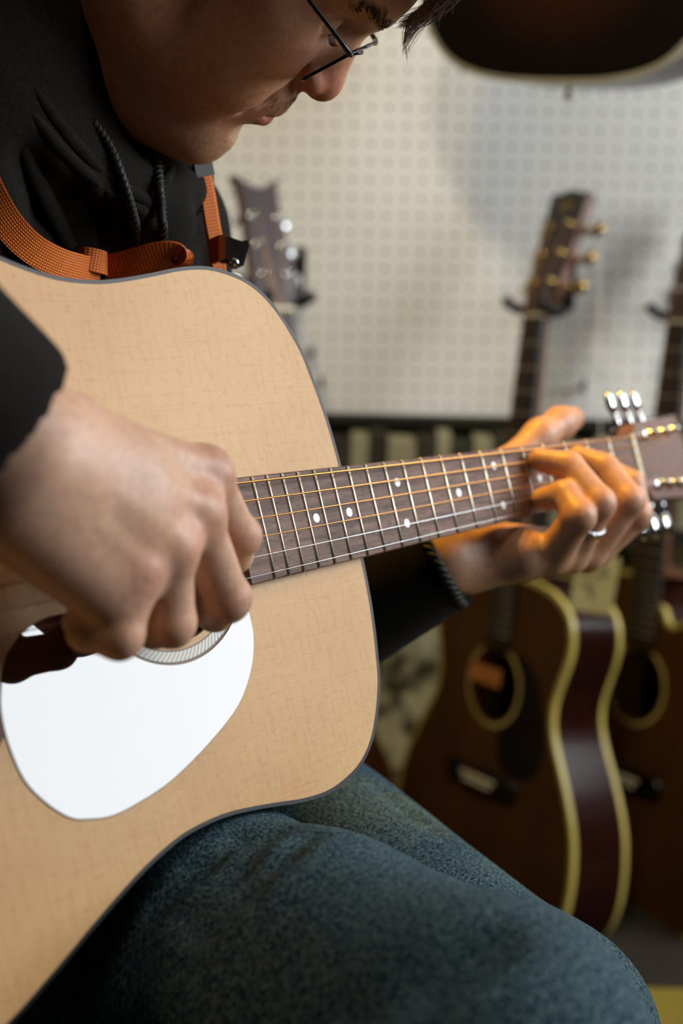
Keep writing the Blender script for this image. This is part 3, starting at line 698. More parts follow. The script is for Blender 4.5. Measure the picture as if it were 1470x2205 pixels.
# ------------------------------------------------------------------ person: head
Fh = np.array([.647, .730, .239]); Lh = np.array([.130, -.355, .925]); Lh /= np.linalg.norm(Lh)
Fh -= Lh*(Fh@Lh); Fh /= np.linalg.norm(Fh); Uh = np.cross(Fh, Lh)
HM = np.stack([Fh, Lh, Uh], 1); HO = cpx(778, 48, .822)-HM@np.array([90, 0, 22])
def hl(P): return HO+np.asarray(P) @ HM.T             # head millimetres to camera millimetres
def head_mesh():
    s = SDF((-125, -95, -215), (125, 95, 135), 1.6)
    s.ell((0, 0, 48), (97, 76, 80), 1)                               # cranium
    s.ell((30, 0, -5), (62, 66, 75), 20)                             # face mass
    s.ell((52, 0, 45), (46, 60, 40), 20)                             # forehead
    for y in (-1, 1):
        s.cap((86, y*6, 34), (72, y*46, 33), 10, 9, 10)              # brow ridge
        s.ell((58, y*40, -6), (26, 22, 22), 14)                      # cheekbone
        s.ell((52, y*36, -42), (36, 28, 40), 18)                     # full cheek
        s.cap((2, y*54, -58), (70, y*16, -84), 20, 15, 22)           # jaw
        s.cap((0, y*58, -58), (-2, y*64, 0), 16, 12, 18)             # ramus
    s.ell((73.5, 0, -81), (18.5, 22, 15), 12)                            # chin
    s.ell((74, 0, -46), (25, 30, 30), 14)                            # muzzle
    s.ell((50, 0, -97), (42, 40, 21), 16)                           # under-chin
    s.cap((10, 0, -66), (-70, 0, -190), 56, 62, 26)                  # neck
    s.ell((22, 0, -98), (50, 46, 28), 18)
    for y in (-1, 1):                                                # eyes and lids
        s.ell((93, y*32, 12), (14, 17, 9), 9, 'sub')
        s.ball((71.5, y*31, 12), 14, 4)
        s.chain([(86, y*19, 15), (87.5, y*27, 20), (85, y*38, 19.5), (79, y*46, 14)], [.9, 1.1, 1.0, .8], 2.5, 'sub')
        s.chain([(84.5, y*19, 9), (86.5, y*27, 5.5), (84.5, y*37, 5), (79, y*45, 9)], [.7, .8, .8, .6], 2, 'sub')
    # nose
    s.chain([(82, 0, 26), (86.8, 0, 13), (92.2, 0, 2), (97.6, 0, -9)], [7, 7.2, 8, 9.2], 5)
    s.ball((101.2, 0, -16.8), 10.8, 3)
    s.cap((86, 0, 6), (93, 0, -12), 13, 14, 9)
    for y in (-1, 1):
        s.ell((95, y*12.5, -20), (9.5, 6.5, 7.5), 4.5)
        s.cap((86, y*17.5, -12), (90, y*19.5, -25), 1.5, 1.6, 4, 'sub')
        s.ell((99, y*6.5, -29), (5.5, 3, 3.6), 2.5, 'sub')
    # lips
    for y in (-1, 1):
        s.chain([(93.8, 0, -46.5), (92.5, y*9, -47.6), (88.5, y*16, -51), (85, y*20, -54.5)], [4.6, 4.2, 3, 1.6], 3)
        s.chain([(92.2, 0, -57.3), (90.6, y*9, -57.3), (87.5, y*15, -56.5), (85, y*19.5, -55.5)], [5.2, 4.8, 3.2, 1.6], 3)
        s.chain([(99, 0, -52.2), (96.5, y*9, -52.6), (92.5, y*15, -53.6), (87, y*21, -55.6)], [1.0, 1.0, .9, .8], 2, 'sub')
        s.chain([(93, y*19, -27), (88, y*28, -42), (83, y*32, -56)], [1.0, 1.0, .6], 9, 'sub')      # nasolabial fold
    s.ell((96.5, 0, -71.5), (9, 20, 6), 7, 'sub')                    # fold above the chin
    s.cap((101, 0, -33), (99.5, 0, -41), 1.3, 1.6, 4, 'sub')         # philtrum
    for y in (-1, 1):                                                # ears
        s.ell((-8, y*77, 2), (17, 6, 30), 5, R=np.array([[.96, 0, -.28], [0, 1, 0], [.28, 0, .96]]))
        s.ell((-3, y*83, 4), (10, 5, 19), 3, 'sub'); s.ball((0, y*77, -8), 6, 4)
    P, Q = s.mesh(); P = relax(P, Q, 1, .35)
    P = P+vnormals(P, Q)*(wav(P, 5, .16)*.25)[:, None]
    col = np.ones((len(P), 4)); x, y, z = P.T; ay = np.abs(y)
    def g(c, r): return np.exp(-((x-c[0])**2/r[0]**2+(ay-c[1])**2/r[1]**2+(z-c[2])**2/r[2]**2))
    red = np.clip(.95*g((102, 8, -16), (16, 14, 15))+.35*g((60, 48, -15), (26, 22, 22))+.25*g((-8, 80, 0), (30, 12, 35)), 0, 1)
    lip = np.clip(1.6*g((93, 0, -46.8), (9, 15, 4.2))+1.6*g((91, 0, -57.5), (9, 14, 4.8)), 0, 1)*(x > 80)
    stub = np.clip(.8*g((92, 8, -38), (14, 22, 8))+.45*g((80, 20, -90), (40, 50, 22)), 0, 1)
    base = np.array(lin('c79674')[:3]); redc = np.array(lin('b8644e')[:3]); lipc = np.array(lin('b04f4c')[:3]); stc = np.array(lin('8a6648')[:3])
    c = base[None]*(1+.05*wav(P, 9, .12)[:, None])
    for w, q in ((red*.65, redc), (stub*.45, stc), (lip*.9, lipc)): c = c*(1-w[:, None])+q[None]*w[:, None]
    col[:, :3] = np.clip(c, 0, 1)
    return hl(P), Q, col
# ------------------------------------------------------------------ person: hands
NWv = RG[:, 2]
def skin_col(P, seed, joints=()):
    base = np.array(lin('d9ae92')[:3]); redc = np.array(lin('c07a62')[:3])
    c = base[None]*(1+.05*wav(P, seed, .09)[:, None]); w = np.zeros(len(P))
    for j, r in joints: w = np.maximum(w, np.exp(-((P-j)**2).sum(1)/r**2))
    c = c*(1-.55*w[:, None])+redc[None]*.55*w[:, None]
    return np.concatenate([np.clip(c, 0, 1), np.ones((len(P), 1))], 1)
def cw(px, py, w):                                     # point seen at a pixel, w millimetres above the soundboard's fretboard plane
    d = np.array([(px-735)/FPX, (py-1102.5)/FPX, 1.]); a = RG.T@d; b = RG.T@TG
    return d*((w/1000+b[2])/a[2])*1000
def right_hand():
    W = cw(60, 972, 66); el = cg(780, -170, 60)      # the hand lies parallel to the soundboard, a hand's height above it
    mcp = [cw(438, 1022, 62), cw(414, 1108, 66), cw(358, 1180, 66), cw(282, 1238, 62)]
    car = [cw(125, 930, 66), cw(105, 965, 70), cw(85, 1005, 70), cw(55, 1045, 66)]
    pip = [cw(512, 1152, 46), cw(488, 1286, 50), cw(368, 1338, 54), cw(258, 1366, 56)]
    dip = [cw(506, 1196, 24), cw(462, 1318, 26), cw(332, 1352, 30), cw(186, 1362, 44)]
    tip = [cw(478, 1205, 14), cw(432, 1290, 14), cw(308, 1316, 18), cw(168, 1338, 30)]
    pts = np.array(mcp+car+pip+dip+tip+[W]); s = SDF(pts.min(0)-70, pts.max(0)+40, 1.5)
    d = (el-W)/np.linalg.norm(el-W)
    ax = car[0]-car[3]; ax = ax-d*(ax@d); ax /= np.linalg.norm(ax); nb = np.cross(ax, d)
    s.cap(W+d*110, W, 33, 25, 4, flat=(nb, 1.25))
    s.cap(W+d*10, cw(120, 985, 64), 25, 24, 14, flat=(nb, 1.3))
    for i in range(4):
        s.cap(car[i], mcp[i], (14, 15, 15, 14)[i], (12.3, 12.6, 12, 10.8)[i], 16)
    s.ell((mcp[1]+mcp[2]+car[1]+car[2])/4-NWv*10, (30, 30, 20), 14)
    s.cap(cw(10, 1095, 58), cw(225, 1282, 56), 19, 14, 14)
    for i in range(4):
        r = (1.03, 1.1, 1.07, .98)[i]
        s.cap(mcp[i], pip[i], 11.2*r, 10*r, 7); s.cap(pip[i], dip[i], 9.8*r, 8.6*r, 3); s.cap(dip[i], tip[i], 8.6*r, 7.4*r, 3)
        s.ball(pip[i]+(pip[i]-mcp[i])/np.linalg.norm(pip[i]-mcp[i])*1.5, 9.9*r, 4)
        s.ball(mcp[i]+NWv*2.4, 10.2*r, 9)
        t0 = car[i]*.55+mcp[i]*.45
        s.cap(t0+NWv*11.5, mcp[i]+NWv*9.5, 2.2, 2.6, 7)        # tendons
    th = [cw(150, 925, 46), cw(290, 1010, 30), cw(395, 1105, 20), cw(462, 1180, 14)]
    s.chain(th, [17, 14, 11.5, 9], 10)
    P, Q = s.mesh(); P = relax(P, Q, 2, .4)
    P = P+vnormals(P, Q)*(wav(P, 3, .2)*.2)[:, None]
    return P, Q, skin_col(P, 4, [(m+NWv*8, 15) for m in mcp]+[(p, 12) for p in pip])
RINGF = {}
def left_hand():
    mcp = [cg(82, 59, -6), cg(114, 60, 4), cg(144, 58, 7), cg(164, 55, 4)]           # index, middle, ring, little
    pip = [cg(68, 41, 25), cg(104, 30, 40), cg(150, 27, 42), cg(173, 33, 38)]
    dip = [cg(62, 18, 24), cg(100, 3, 26), cg(149, -3, 26), cg(166, 16, 27)]
    tip = [cg(60, 4, 9), cg(103, -10, 9), cg(156, -12, 8.5), cg(165, 15, 9)]
    W = cg(214, 40, -52); el = cpx(420, 1490, 1.03)
    car = [cg(178, 30, -52), cg(186, 38, -48), cg(194, 44, -44), cg(198, 50, -40)]
    pts = np.array(mcp+pip+tip+[W, cg(36, -43, -24)]); s = SDF(pts.min(0)-50, pts.max(0)+40, 1.5)
    d = (el-W)/np.linalg.norm(el-W)
    s.cap(W+d*90, W, 33, 25, 4)
    s.cap(W, (car[1]+car[2])/2, 25, 22, 12)
    for i in range(4):
        s.cap(car[i], mcp[i], 15, (12, 12.5, 12, 11)[i], 14)
        r = (1.15, 1.2, 1.18, 1.15)[i]
        s.cap(mcp[i], pip[i], 11*r, 9.8*r, 5); s.cap(pip[i], dip[i], 9.8*r, 8.8*r, 2.5); s.cap(dip[i], tip[i], 8.8*r, 7.0*r, 2.5)
        s.ball(pip[i], 10.1*r, 3)
    s.ell(cg(176, 48, -12), (18, 18, 22), 8)                                          # heel of the hand under the neck
    s.chain([cg(172, 14, -62), cg(120, -14, -44), cg(84, -34, -29), cg(56, -41, -26), cg(38, -43, -25)], [18, 13.5, 11.5, 11.3, 9.8], 9)
    P, Q = s.mesh(); P = relax(P, Q, 2, .4)
    RINGF['a'] = mcp[2]; RINGF['b'] = pip[2]; RINGF['wrist'] = (W, d)
    return P, Q, np.array([.8, .74, .68, 1])*skin_col(P, 6, [(p, 12) for p in pip]+[(tip[2], 9), (cg(38, -43, -25), 14)])  # skin tinted darker and warmer here, standing in for weaker window light
def skin_mat():
    m = bpy.data.materials.new('skin'); m.use_nodes = True
    N = m.node_tree.nodes; L = m.node_tree.links; b = N['Principled BSDF']
    a = N.new('ShaderNodeAttribute'); a.attribute_name = 'tint'
    tc = N.new('ShaderNodeTexCoord'); n = N.new('ShaderNodeTexNoise'); n.inputs['Scale'].default_value = 260; n.inputs['Detail'].default_value = 4
    L.new(tc.outputs['Object'], n.inputs['Vector'])
    r = N.new('ShaderNodeValToRGB'); r.color_ramp.elements[0].position = .35; r.color_ramp.elements[1].position = .6
    r.color_ramp.elements[0].color = (.86, .82, .8, 1); r.color_ramp.elements[1].color = (1, 1, 1, 1); L.new(n.outputs['Fac'], r.inputs[0])
    x = N.new('ShaderNodeMix'); x.data_type = 'RGBA'; x.blend_type = 'MULTIPLY'; x.inputs[0].default_value = 1
    L.new(a.outputs['Color'], x.inputs[6]); L.new(r.outputs[0], x.inputs[7]); L.new(x.outputs[2], b.inputs['Base Color'])
    b.inputs['Roughness'].default_value = .45; b.inputs['Subsurface Weight'].default_value = .25
    b.inputs['Subsurface Radius'].default_value = (1, .35, .18); b.inputs['Subsurface Scale'].default_value = .003
    n3 = N.new('ShaderNodeTexNoise'); n3.inputs['Scale'].default_value = 900; n3.inputs['Detail'].default_value = 3; L.new(tc.outputs['Object'], n3.inputs['Vector'])
    bp = N.new('ShaderNodeBump'); bp.inputs['Strength'].default_value = .25; bp.inputs['Distance'].default_value = .0006
    L.new(n3.outputs['Fac'], bp.inputs['Height']); L.new(bp.outputs[0], b.inputs['Normal'])
    return m
m_skin = skin_mat()
person = empty('person', Matrix.Translation(Vector(c2w(cpx(180, 2000, .98)))))
tag(person, 'person in a black hoodie and blue jeans bent over the guitar, wearing thin metal glasses', 'person')
bpy.context.view_layer.update()
PINV = np.array(person.matrix_world.inverted())
def pl(P): return np.asarray(P)@PINV[:3, :3].T+PINV[:3, 3]
parts = [head_mesh(), right_hand(), left_hand()]
P = np.concatenate([p[0] for p in parts]); off = np.cumsum([0]+[len(p[0]) for p in parts])
Q = np.concatenate([p[1]+off[i] for i, p in enumerate(parts)]); Cc = np.concatenate([p[2] for p in parts])
body = qmesh('body', pl(c2w(P)), Q, m_skin, person, Cc)
# ------------------------------------------------------------------ person: clothes
from mathutils.bvhtree import BVHTree
def tubecut(s, a, b, ra, rb, k=4, op='add'):          # tapered tube with a flat far end
    a = np.array(a, float); b = np.array(b, float); d = b-a; L = float(np.linalg.norm(d)); d = d/L; m = max(ra, rb)
    def fn(X, Y, Z):
        x, y, z = X-a[0], Y-a[1], Z-a[2]; t = x*d[0]+y*d[1]+z*d[2]
        r = np.sqrt(np.maximum(x*x+y*y+z*z-t*t, 0))-(ra+np.clip(t/L, 0, 1)*(rb-ra)); e = np.maximum(t-L, -t)
        q = np.minimum(np.maximum(r+3, e+3), 0)+np.sqrt(np.maximum(r+3, 0)**2+np.maximum(e+3, 0)**2)-3
        return q
    s.put(fn, np.minimum(a, b)-m, np.maximum(a, b)+m, k, op)
def bvh_of(Pc, Q): return BVHTree.FromPolygons([tuple(p) for p in Pc], [tuple(q) for q in Q])
def hit(bvh, px, py):
    d = Vector(((px-735)/FPX, (py-1102.5)/FPX, 1.0)); l = d.length; r = bvh.ray_cast(Vector((0, 0, 0)), d/l)
    return None if r[0] is None else np.array(r[0])
NW = RG[:, 2]
SA = np.array([.70, .10, .70]); SA /= np.linalg.norm(SA)
LS = np.array([-152., -188, 985]); RS = np.array([-405., -238, 720])
EL = cpx(420, 1490, 1.03); ER = cg(780, -172, 62)
WL, dL = RINGF['wrist']; CR = cw(-24, 954, 70)
def hoodie():
    lo = np.minimum.reduce([RS-110, ER-90, np.array([-480, -420, 420])]); hi = np.array([150, 330, 1130])
    s = SDF(lo, hi, 3.4)
    T0 = np.array([-262, -178, 868]); T1 = np.array([-262, 20, 905]); T2 = np.array([-215, 230, 950])
    s.cap(T0, T1, 138, 158, 20, flat=(NW, 1.35)); s.cap(T1, T2, 158, 165, 30, flat=(NW, 1.32))
    s.cap(RS, T0, 68, 95, 45); s.cap(LS, T0, 68, 95, 45)
    s.cap(RS, ER, 66, 54, 30); s.cap(LS, EL, 66, 54, 30)
    tubecut(s, EL, WL+dL*-8, 54, 36, 18); s.ball(EL, 55, 16)
    s.ball(ER, 55, 16); tubecut(s, ER, CR, 58, 45, 16)
    # hood gathered round the neck
    hood = [cpx(340, 452, .868), cpx(262, 425, .842), cpx(175, 365, .815), cpx(78, 262, .79), cpx(-15, 130, .78), cpx(-120, 0, .81), cpx(-120, -60, .90), cpx(20, -10, .97), cpx(200, 120, .985), cpx(330, 280, .96), cpx(385, 380, .93), cpx(362, 425, .885)]
    hs = catmull(hood, 4, True)
    for i in range(len(hs)): s.cap(hs[i], hs[(i+1) % len(hs)], 17, 17, 14)
    roll = catmull([cpx(322, 462, .846), cpx(245, 430, .818), cpx(160, 365, .793), cpx(70, 262, .772), cpx(-30, 130, .762)], 5)
    for i in range(len(roll)-1): s.cap(roll[i], roll[i+1], 8, 8, 4)
    s.cap(cpx(60, 60, .86), cpx(-150, 200, .90), 95, 105, 30)
    s.cap(cpx(-60, 20, .84), cpx(-120, 330, .80), 60, 66, 30)         # hood folded over the near shoulder
    P, Q = s.mesh(); b = bvh_of(P, Q)
    # creases
    for path, r in (([(430, 430), (455, 560), (470, 640)], 5), ([(150, 420), (200, 500), (230, 570)], 6), ([(60, 350), (110, 470), (150, 560)], 7), ([(240, 450), (268, 520), (262, 580)], 4)):
        pts = [hit(b, *q) for q in path]
        if any(p is None for p in pts): continue
        for i in range(len(pts)-1): s.cap(pts[i], pts[i+1], r, r, 12, 'sub')
    tubecut(s, CR+(ER-CR)/np.linalg.norm(ER-CR)*30, CR+(CR-ER)/np.linalg.norm(ER-CR)*6, 41, 40.5, 2, 'sub')
    e2 = WL+dL*-8; tubecut(s, e2+dL*26, e2-dL*6, 32, 31.5, 2, 'sub')
    P, Q = s.mesh(); P = relax(P, Q, 4, .5)
    return P+vnormals(P, Q)*(wav(P*[1, .5, 1], 21, .035)*1.3+wav(P, 22, .09)*.5)[:, None], Q
def cloth(name, c1, c2, weave, fleck, rough=.9, sheen=.3):
    m = mat(name, c1, c2, rough=rough, scale=fleck, bump=.35, bscale=weave, sheen=sheen, detail=3, spec=.08); return m
m_hood = cloth('black_fleece', '161412', '211e1b', 1400, 500, sheen=.03)
hoodP, hoodQ = hoodie()
hood_o = qmesh('hoodie', pl(c2w(hoodP)), hoodQ, m_hood, person)
hb = bvh_of(hoodP, hoodQ)
def on_hoodie(px, py, off, dflt=.86):
    h = hit(hb, px, py)
    z = dflt*1000 if h is None else h[2]
    return cpx(px, py, (z-off)/1000)
def jeans():
    H = np.array([-200., 240, 925]); K = np.array([60., 238, 604]); H2 = np.array([-120., 215, 1130]); K2 = np.array([106., 300, 802])
    up = -CW.T@np.array([0, 0, 1.0])            # world down in camera axes
    A = K+up*300+np.array([-20, 0, 40]); A2 = K2+up*300
    s = SDF((-400, 60, 480), (260, 640, 1330), 3.2)
    m1 = K*.45+H*.55
    m2 = K*.72+H*.28; m1 = m1+np.array([0, 4, 0]); s.cap(m2, K, 80, 73, 6); s.cap(m1, m2, 82, 80, 12); s.cap(H, m1, 90, 82, 30)
    s.cap(K, K+up*230, 70, 60, 14)
    s.cap(H2, K2, 92, 70, 6); s.cap(K2, K2+up*230, 70, 60, 14)
    s.cap(H+np.array([-30, 10, 30]), H2+np.array([-10, 20, 0]), 100, 100, 40)
    P, Q = s.mesh(); b = bvh_of(P, Q)
    def crease(path, r, k, op='sub', sink=0):
        pts = [hit(b, *q) for q in path]
        if any(p is None for p in pts): return
        for i in range(len(pts)-1):
            d = pts[i]/np.linalg.norm(pts[i])*sink; e = pts[i+1]/np.linalg.norm(pts[i+1])*sink
            s.cap(pts[i]+d, pts[i+1]+e, r, r*.8, k, op)
    crease([(655, 1795), (600, 1835), (520, 1905), (430, 1995)], 3, 16); crease([(585, 1785), (500, 1860), (400, 1960)], 3, 18)
    crease([(510, 1800), (430, 1860), (340, 1950)], 3, 16)
    crease([(1075, 2015), (1000, 2045), (900, 2100), (760, 2190)], 1.5, 24)
    crease([(820, 1700), (880, 1745), (960, 1800)], 2.5, 14)
    P, Q = s.mesh(); P = relax(P, Q, 2, .4)
    return P+vnormals(P, Q)*(wav(P, 31, .03)*.8+wav(P, 33, .1)*.3)[:, None], Q
def denim():
    m = bpy.data.materials.new('denim'); m.use_nodes = True
    N = m.node_tree.nodes; L = m.node_tree.links; b = N['Principled BSDF']
    tc = N.new('ShaderNodeTexCoord')
    def noise(sc, det, st=(1, 1, 1), rot=(0, 0, 0)):
        mp = N.new('ShaderNodeMapping'); mp.inputs['Scale'].default_value = st; mp.inputs['Rotation'].default_value = rot; L.new(tc.outputs['Object'], mp.inputs[0])
        n = N.new('ShaderNodeTexNoise'); n.inputs['Scale'].default_value = sc; n.inputs['Detail'].default_value = det; L.new(mp.outputs[0], n.inputs['Vector']); return n.outputs['Fac']
    big = noise(14, 3); sp = noise(620, 3, (1, 1, .5), (.6, .3, .5)); tw = noise(1500, 1, (.25, 1, 1), (0, .5, .9))
    def ramp(f, a, c, p):
        r = N.new('ShaderNodeValToRGB'); r.color_ramp.elements[0].position = p[0]; r.color_ramp.elements[1].position = p[1]
        r.color_ramp.elements[0].color = lin(a); r.color_ramp.elements[1].color = lin(c); L.new(f, r.inputs[0]); return r.outputs[0]
    c0 = ramp(big, '14364c', '1a4258', (.35, .65)); c1 = ramp(sp, '08161c', '93a8a2', (.40, .76))
    x = N.new('ShaderNodeMix'); x.data_type = 'RGBA'; x.inputs[0].default_value = .5; L.new(c0, x.inputs[6]); L.new(c1, x.inputs[7])
    L.new(x.outputs[2], b.inputs['Base Color']); b.inputs['Roughness'].default_value = .9; b.inputs['Specular IOR Level'].default_value = .1
    bp = N.new('ShaderNodeBump'); bp.inputs['Strength'].default_value = .35; bp.inputs['Distance'].default_value = .0008
    L.new(tw, bp.inputs['Height']); L.new(bp.outputs[0], b.inputs['Normal'])
    return m
jP, jQ = jeans()
qmesh('jeans', pl(c2w(jP)), jQ, denim(), person)
# shoes complete the figure on the floor
m_shoe = mat('black_shoe', '100f0e', '1b1a19', rough=.6)
for Kc in (np.array([56., 236, 640]), np.array([106., 300, 802])):
    kw = c2w(Kc); f = np.array([.74, -.54, 0])/.916
    s = SDF((-160, -60, -5), (190, 60, 130), 5)
    s.cap((-40, 0, 42), (110, 0, 28), 40, 30, 20); s.cap((-30, 0, 60), (-30, 0, 120), 40, 42, 20)
    s.put(lambda X, Y, Z: Z+0*X+0*Y, (-200, -100, -40), (200, 100, 0), 1, 'sub')
    P, Q = s.mesh(); P = P/1000
    Wp = np.stack([kw[0]+f[0]*P[:, 0]-f[1]*P[:, 1], kw[1]+f[1]*P[:, 0]+f[0]*P[:, 1], P[:, 2]+.0], 1)
    qmesh('shoe', pl(Wp), Q, m_shoe, person)
    MB().tube([pl(kw+[0, 0, -.2]), pl([kw[0]-f[0]*.03, kw[1]-f[1]*.03, .1])], [.062, .058], 20).build('trouser_leg', bpy.data.materials['denim'], person, True)
# ---- drawstrings
m_cord = mat('black_cord', '070707', '1d1c1b', rough=.6, scale=900)
def cord(name, path, r, parent, m, n=8, sub=6):
    pts = catmull([np.array(p) for p in path], sub)
    return MB().tube([pl(c2w(p)) if parent is person else c2w(p) for p in pts], r, n).build(name, m, parent, True)
dr1 = [on_hoodie(x, y, o) for x, y, o in ((200, 262, -2), (236, 315, 3), (262, 380, 5), (280, 440, 5), (291, 490, 5), (299, 545, 5), (300, 590, 5))]
dr2 = [on_hoodie(x, y, o) for x, y, o in ((338, 352, 6), (343, 400, 6), (346, 450, 5), (350, 500, 5), (352, 560, 5), (352, 600, 5))]
for q in (dr1, dr2):
    pts = np.array(catmull(q, 8)); pts = relax_line = pts
    cord('drawstring', [p for p in pts[::3]], .0026, person, m_cord)
    # braid: two thin strands wound round the cord
    W = [pl(c2w(p)) for p in catmull(pts[::3], 10)]
    for ph in (0, math.pi):
        V = []
        for i, p in enumerate(W):
            t = W[min(i+1, len(W)-1)]-W[max(i-1, 0)]; t = t/np.linalg.norm(t); a = np.cross(t, [0, 1, 0]); a /= np.linalg.norm(a); c = np.cross(t, a)
            V.append(p+.0025*(math.cos(i*.55+ph)*a+math.sin(i*.55+ph)*c))
        MB().tube(V, .0008, 5).build('cord_strand', m_cord, person, True)
for q in (dr1[0], dr2[0]):
    pass
# rolled hems and seams of the hood where it crosses over the chest
for path, r in (([(70, 190), (110, 250), (165, 318), (222, 372)], 5.0), ([(60, 235), (105, 295), (160, 352), (218, 402)], 4.5), ([(228, 380), (270, 408), (312, 432), (322, 446)], 4.5),
                ([(222, 408), (262, 432), (300, 450), (318, 452)], 4.0), ([(322, 446), (336, 430), (352, 400), (372, 362)], 4.0), ([(150, 430), (195, 500), (232, 570)], 6.0), ([(255, 440), (282, 500), (300, 580)], 3.0),
                ([(20, 250), (70, 380), (130, 500), (160, 560)], 7.0)):
    pts = [on_hoodie(x, y, -r*.45) for x, y in path]; pts = catmull(pts, 6); k = len(pts)
    MB().tube([pl(c2w(q)) for q in pts], [max(.15, math.sin(math.pi*min(1, max(0, (i+.5)/k)))**.35)*r/1000 for i in range(k)], 12).build('hood_hem', m_hood, person, True)
# ------------------------------------------------------------------ hair, brows, moustache
m_hair = mat('brown_hair', '24150b', '5a3a22', rough=.55, scale=30, stretch=(1, 6, 1), spec=.2)
def strands(name, lst, r0, m):
    b = MB()
    for path in lst: 
        pts = catmull(path, 4); k = len(pts)
        b.tube([pl(c2w(p)) for p in pts], [r0*(1-.85*i/(k-1)) for i in range(k)], 4, True)
    return b.build(name, m, person, True)
hs = SDF((-130, -110, -80), (130, 110, 150), 3)
hs.ell((-8, 0, 52), (104, 86, 90), 1); hs.cap((-60, 0, -40), (-50, 0, 20), 60, 66, 20)
hs.put(lambda X, Y, Z: (70-X)*.8-(Z-78)*.75+0*Y if False else -((X-34)*.62-(Z-52)*.78)+0*Y, (-30, -110, -80), (130, 110, 130), 10, 'sub')
P, Q = hs.mesh(); P = P+vnormals(P, Q)*(wav(P*[.3, 1, .3], 41, .25)*1.8)[:, None]
qmesh('hair', pl(c2w(hl(P))), Q, m_hair, person)
hairb = bvh_of(P, Q); L_ = []; RH = np.random.default_rng(8); crown = np.array([-62., 0, 118])
for i in RH.integers(0, len(P), 1500):
    q = P[i].copy(); path = [q+0]
    for stp in range(6):
        loc, nor, *_ = hairb.find_nearest(Vector(q)); n_ = np.array(nor); d_ = q-crown+np.array([12., 0, -12])+RH.normal(size=3)*9; d_ -= n_*(d_@n_); d_ /= np.linalg.norm(d_)+1e-6
        q = np.array(loc)+d_*8; loc, nor, *_ = hairb.find_nearest(Vector(q)); q = np.array(loc)+np.array(nor)*(1.6-.35*stp); path.append(q+0)
    L_.append([hl(x_) for x_ in path])
strands('hair_strands', L_, .0009, m_hair)
L_ = []
R_ = np.random.default_rng(3)
for i in range(330):
    j = R_.normal(size=6); dz = R_.uniform(-.04, .035)
    e = R_.choice([0, 0, 0, 1, 2])
    st = (957+j[0]*16, -163+j[1]*10); m1 = (985+j[2]*12, -75+j[1]*8); m2 = (958+j[2]*14, -10+j[3]*8)
    if e == 0: p3, p4 = (915+j[3]*12, 28+j[4]*8), (868+j[5]*9, 52+j[4]*8)
    elif e == 1: p3, p4 = (905+j[3]*9, 42+j[4]*7), (872+j[5]*5, 88+j[4]*12)
    else: p3, p4 = (930+j[3]*10, 20+j[4]*6), (890+j[5]*12, 40+j[4]*9)
    L_.append([cpx(*q, .80+dz+R_.normal()*.002) for q in (st, m1, m2, p3, p4)])
for i in range(12):
    j = R_.normal(size=4)
    L_.append([cpx(*q, .80+R_.uniform(-.02, .02)) for q in ((960, -120), (962+j[0]*6, -30), (900+j[1]*8, 30), (872+j[2]*4, 70), (874+j[3]*5, 118+j[0]*8))])
    L_.append([cpx(*q, .80+R_.uniform(-.02, .02)) for q in ((975, -120), (985+j[0]*8, -20), (945+j[1]*14, 30), (925+j[2]*20, 50+j[3]*8))])
strands('fringe', L_, .00042, m_hair)
body_b = bvh_of(parts[0][0], parts[0][1])
def face_hit(y, z):
    o = hl([135, y, z]); t = hl([40, y, z]); d = (t-o)/np.linalg.norm(t-o); r = body_b.ray_cast(Vector(o), Vector(d))
    return None if r[0] is None else np.array(r[0])
L_ = []
for sg in (-1, 1):
    for i in range(150):
        yy = R_.uniform(7, 50); z = 32+R_.normal()*2.0+max(0, yy-12)*.13-max(0, yy-36)*.5; p0 = face_hit(sg*yy, z)
        if p0 is None: continue
        dy = R_.uniform(5, 9); e = np.array([-.012*yy*dy*.5, sg*dy*.5, .9+R_.normal()*.5]); L_.append([p0, p0+HM@(e+[1.0, 0, 0]), p0+HM@(e*2+[.6, 0, 0])])
strands('eyebrow', L_, .00027, m_hair)
L_ = []
for y in (-1, 1):
    for i in range(34):
        a = i/33; p0 = np.array([86-.05*(a*22), y*(21+a*21), 8.5]); L_.append([hl(p0), hl(p0+[4, y*1.2, -2.5]), hl(p0+[7, y*2.5, -2.2+R_.normal()*.4])])
strands('eyelash', L_, .00022, m_hair)
m_stub = mat('fair_moustache', '8a6a45', 'b89468', rough=.5)
body_b = bvh_of(parts[0][0], parts[0][1])
L_ = []
for i in range(420):
    y = R_.uniform(-24, 24); z = R_.uniform(-44, -33)-abs(y)*.28; o = hl([130, y, z]); t = hl([60, y, z])
    d = (t-o)/np.linalg.norm(t-o); r = body_b.ray_cast(Vector(o), Vector(d))
    if r[0] is None: continue
    p = np.array(r[0]); q = HM@np.array([.9, np.sign(y)*1.1+R_.normal()*.5, -1.6]); q = q*R_.uniform(.8, 1.7)
    L_.append([p, p+q*.6, p+q+HM@np.array([-.4, 0, -.6])])
for i in range(160):
    y = R_.uniform(-34, 34); z = R_.uniform(-96, -78); o = hl([130, y, z]); t = hl([60, y, z])
    d = (t-o)/np.linalg.norm(t-o); r = body_b.ray_cast(Vector(o), Vector(d))
    if r[0] is None: continue
    p = np.array(r[0]); q = HM@np.array([.6, R_.normal()*.4, -.8]); L_.append([p, p+q*.6, p+q])
strands('moustache', L_, .00012, m_stub)
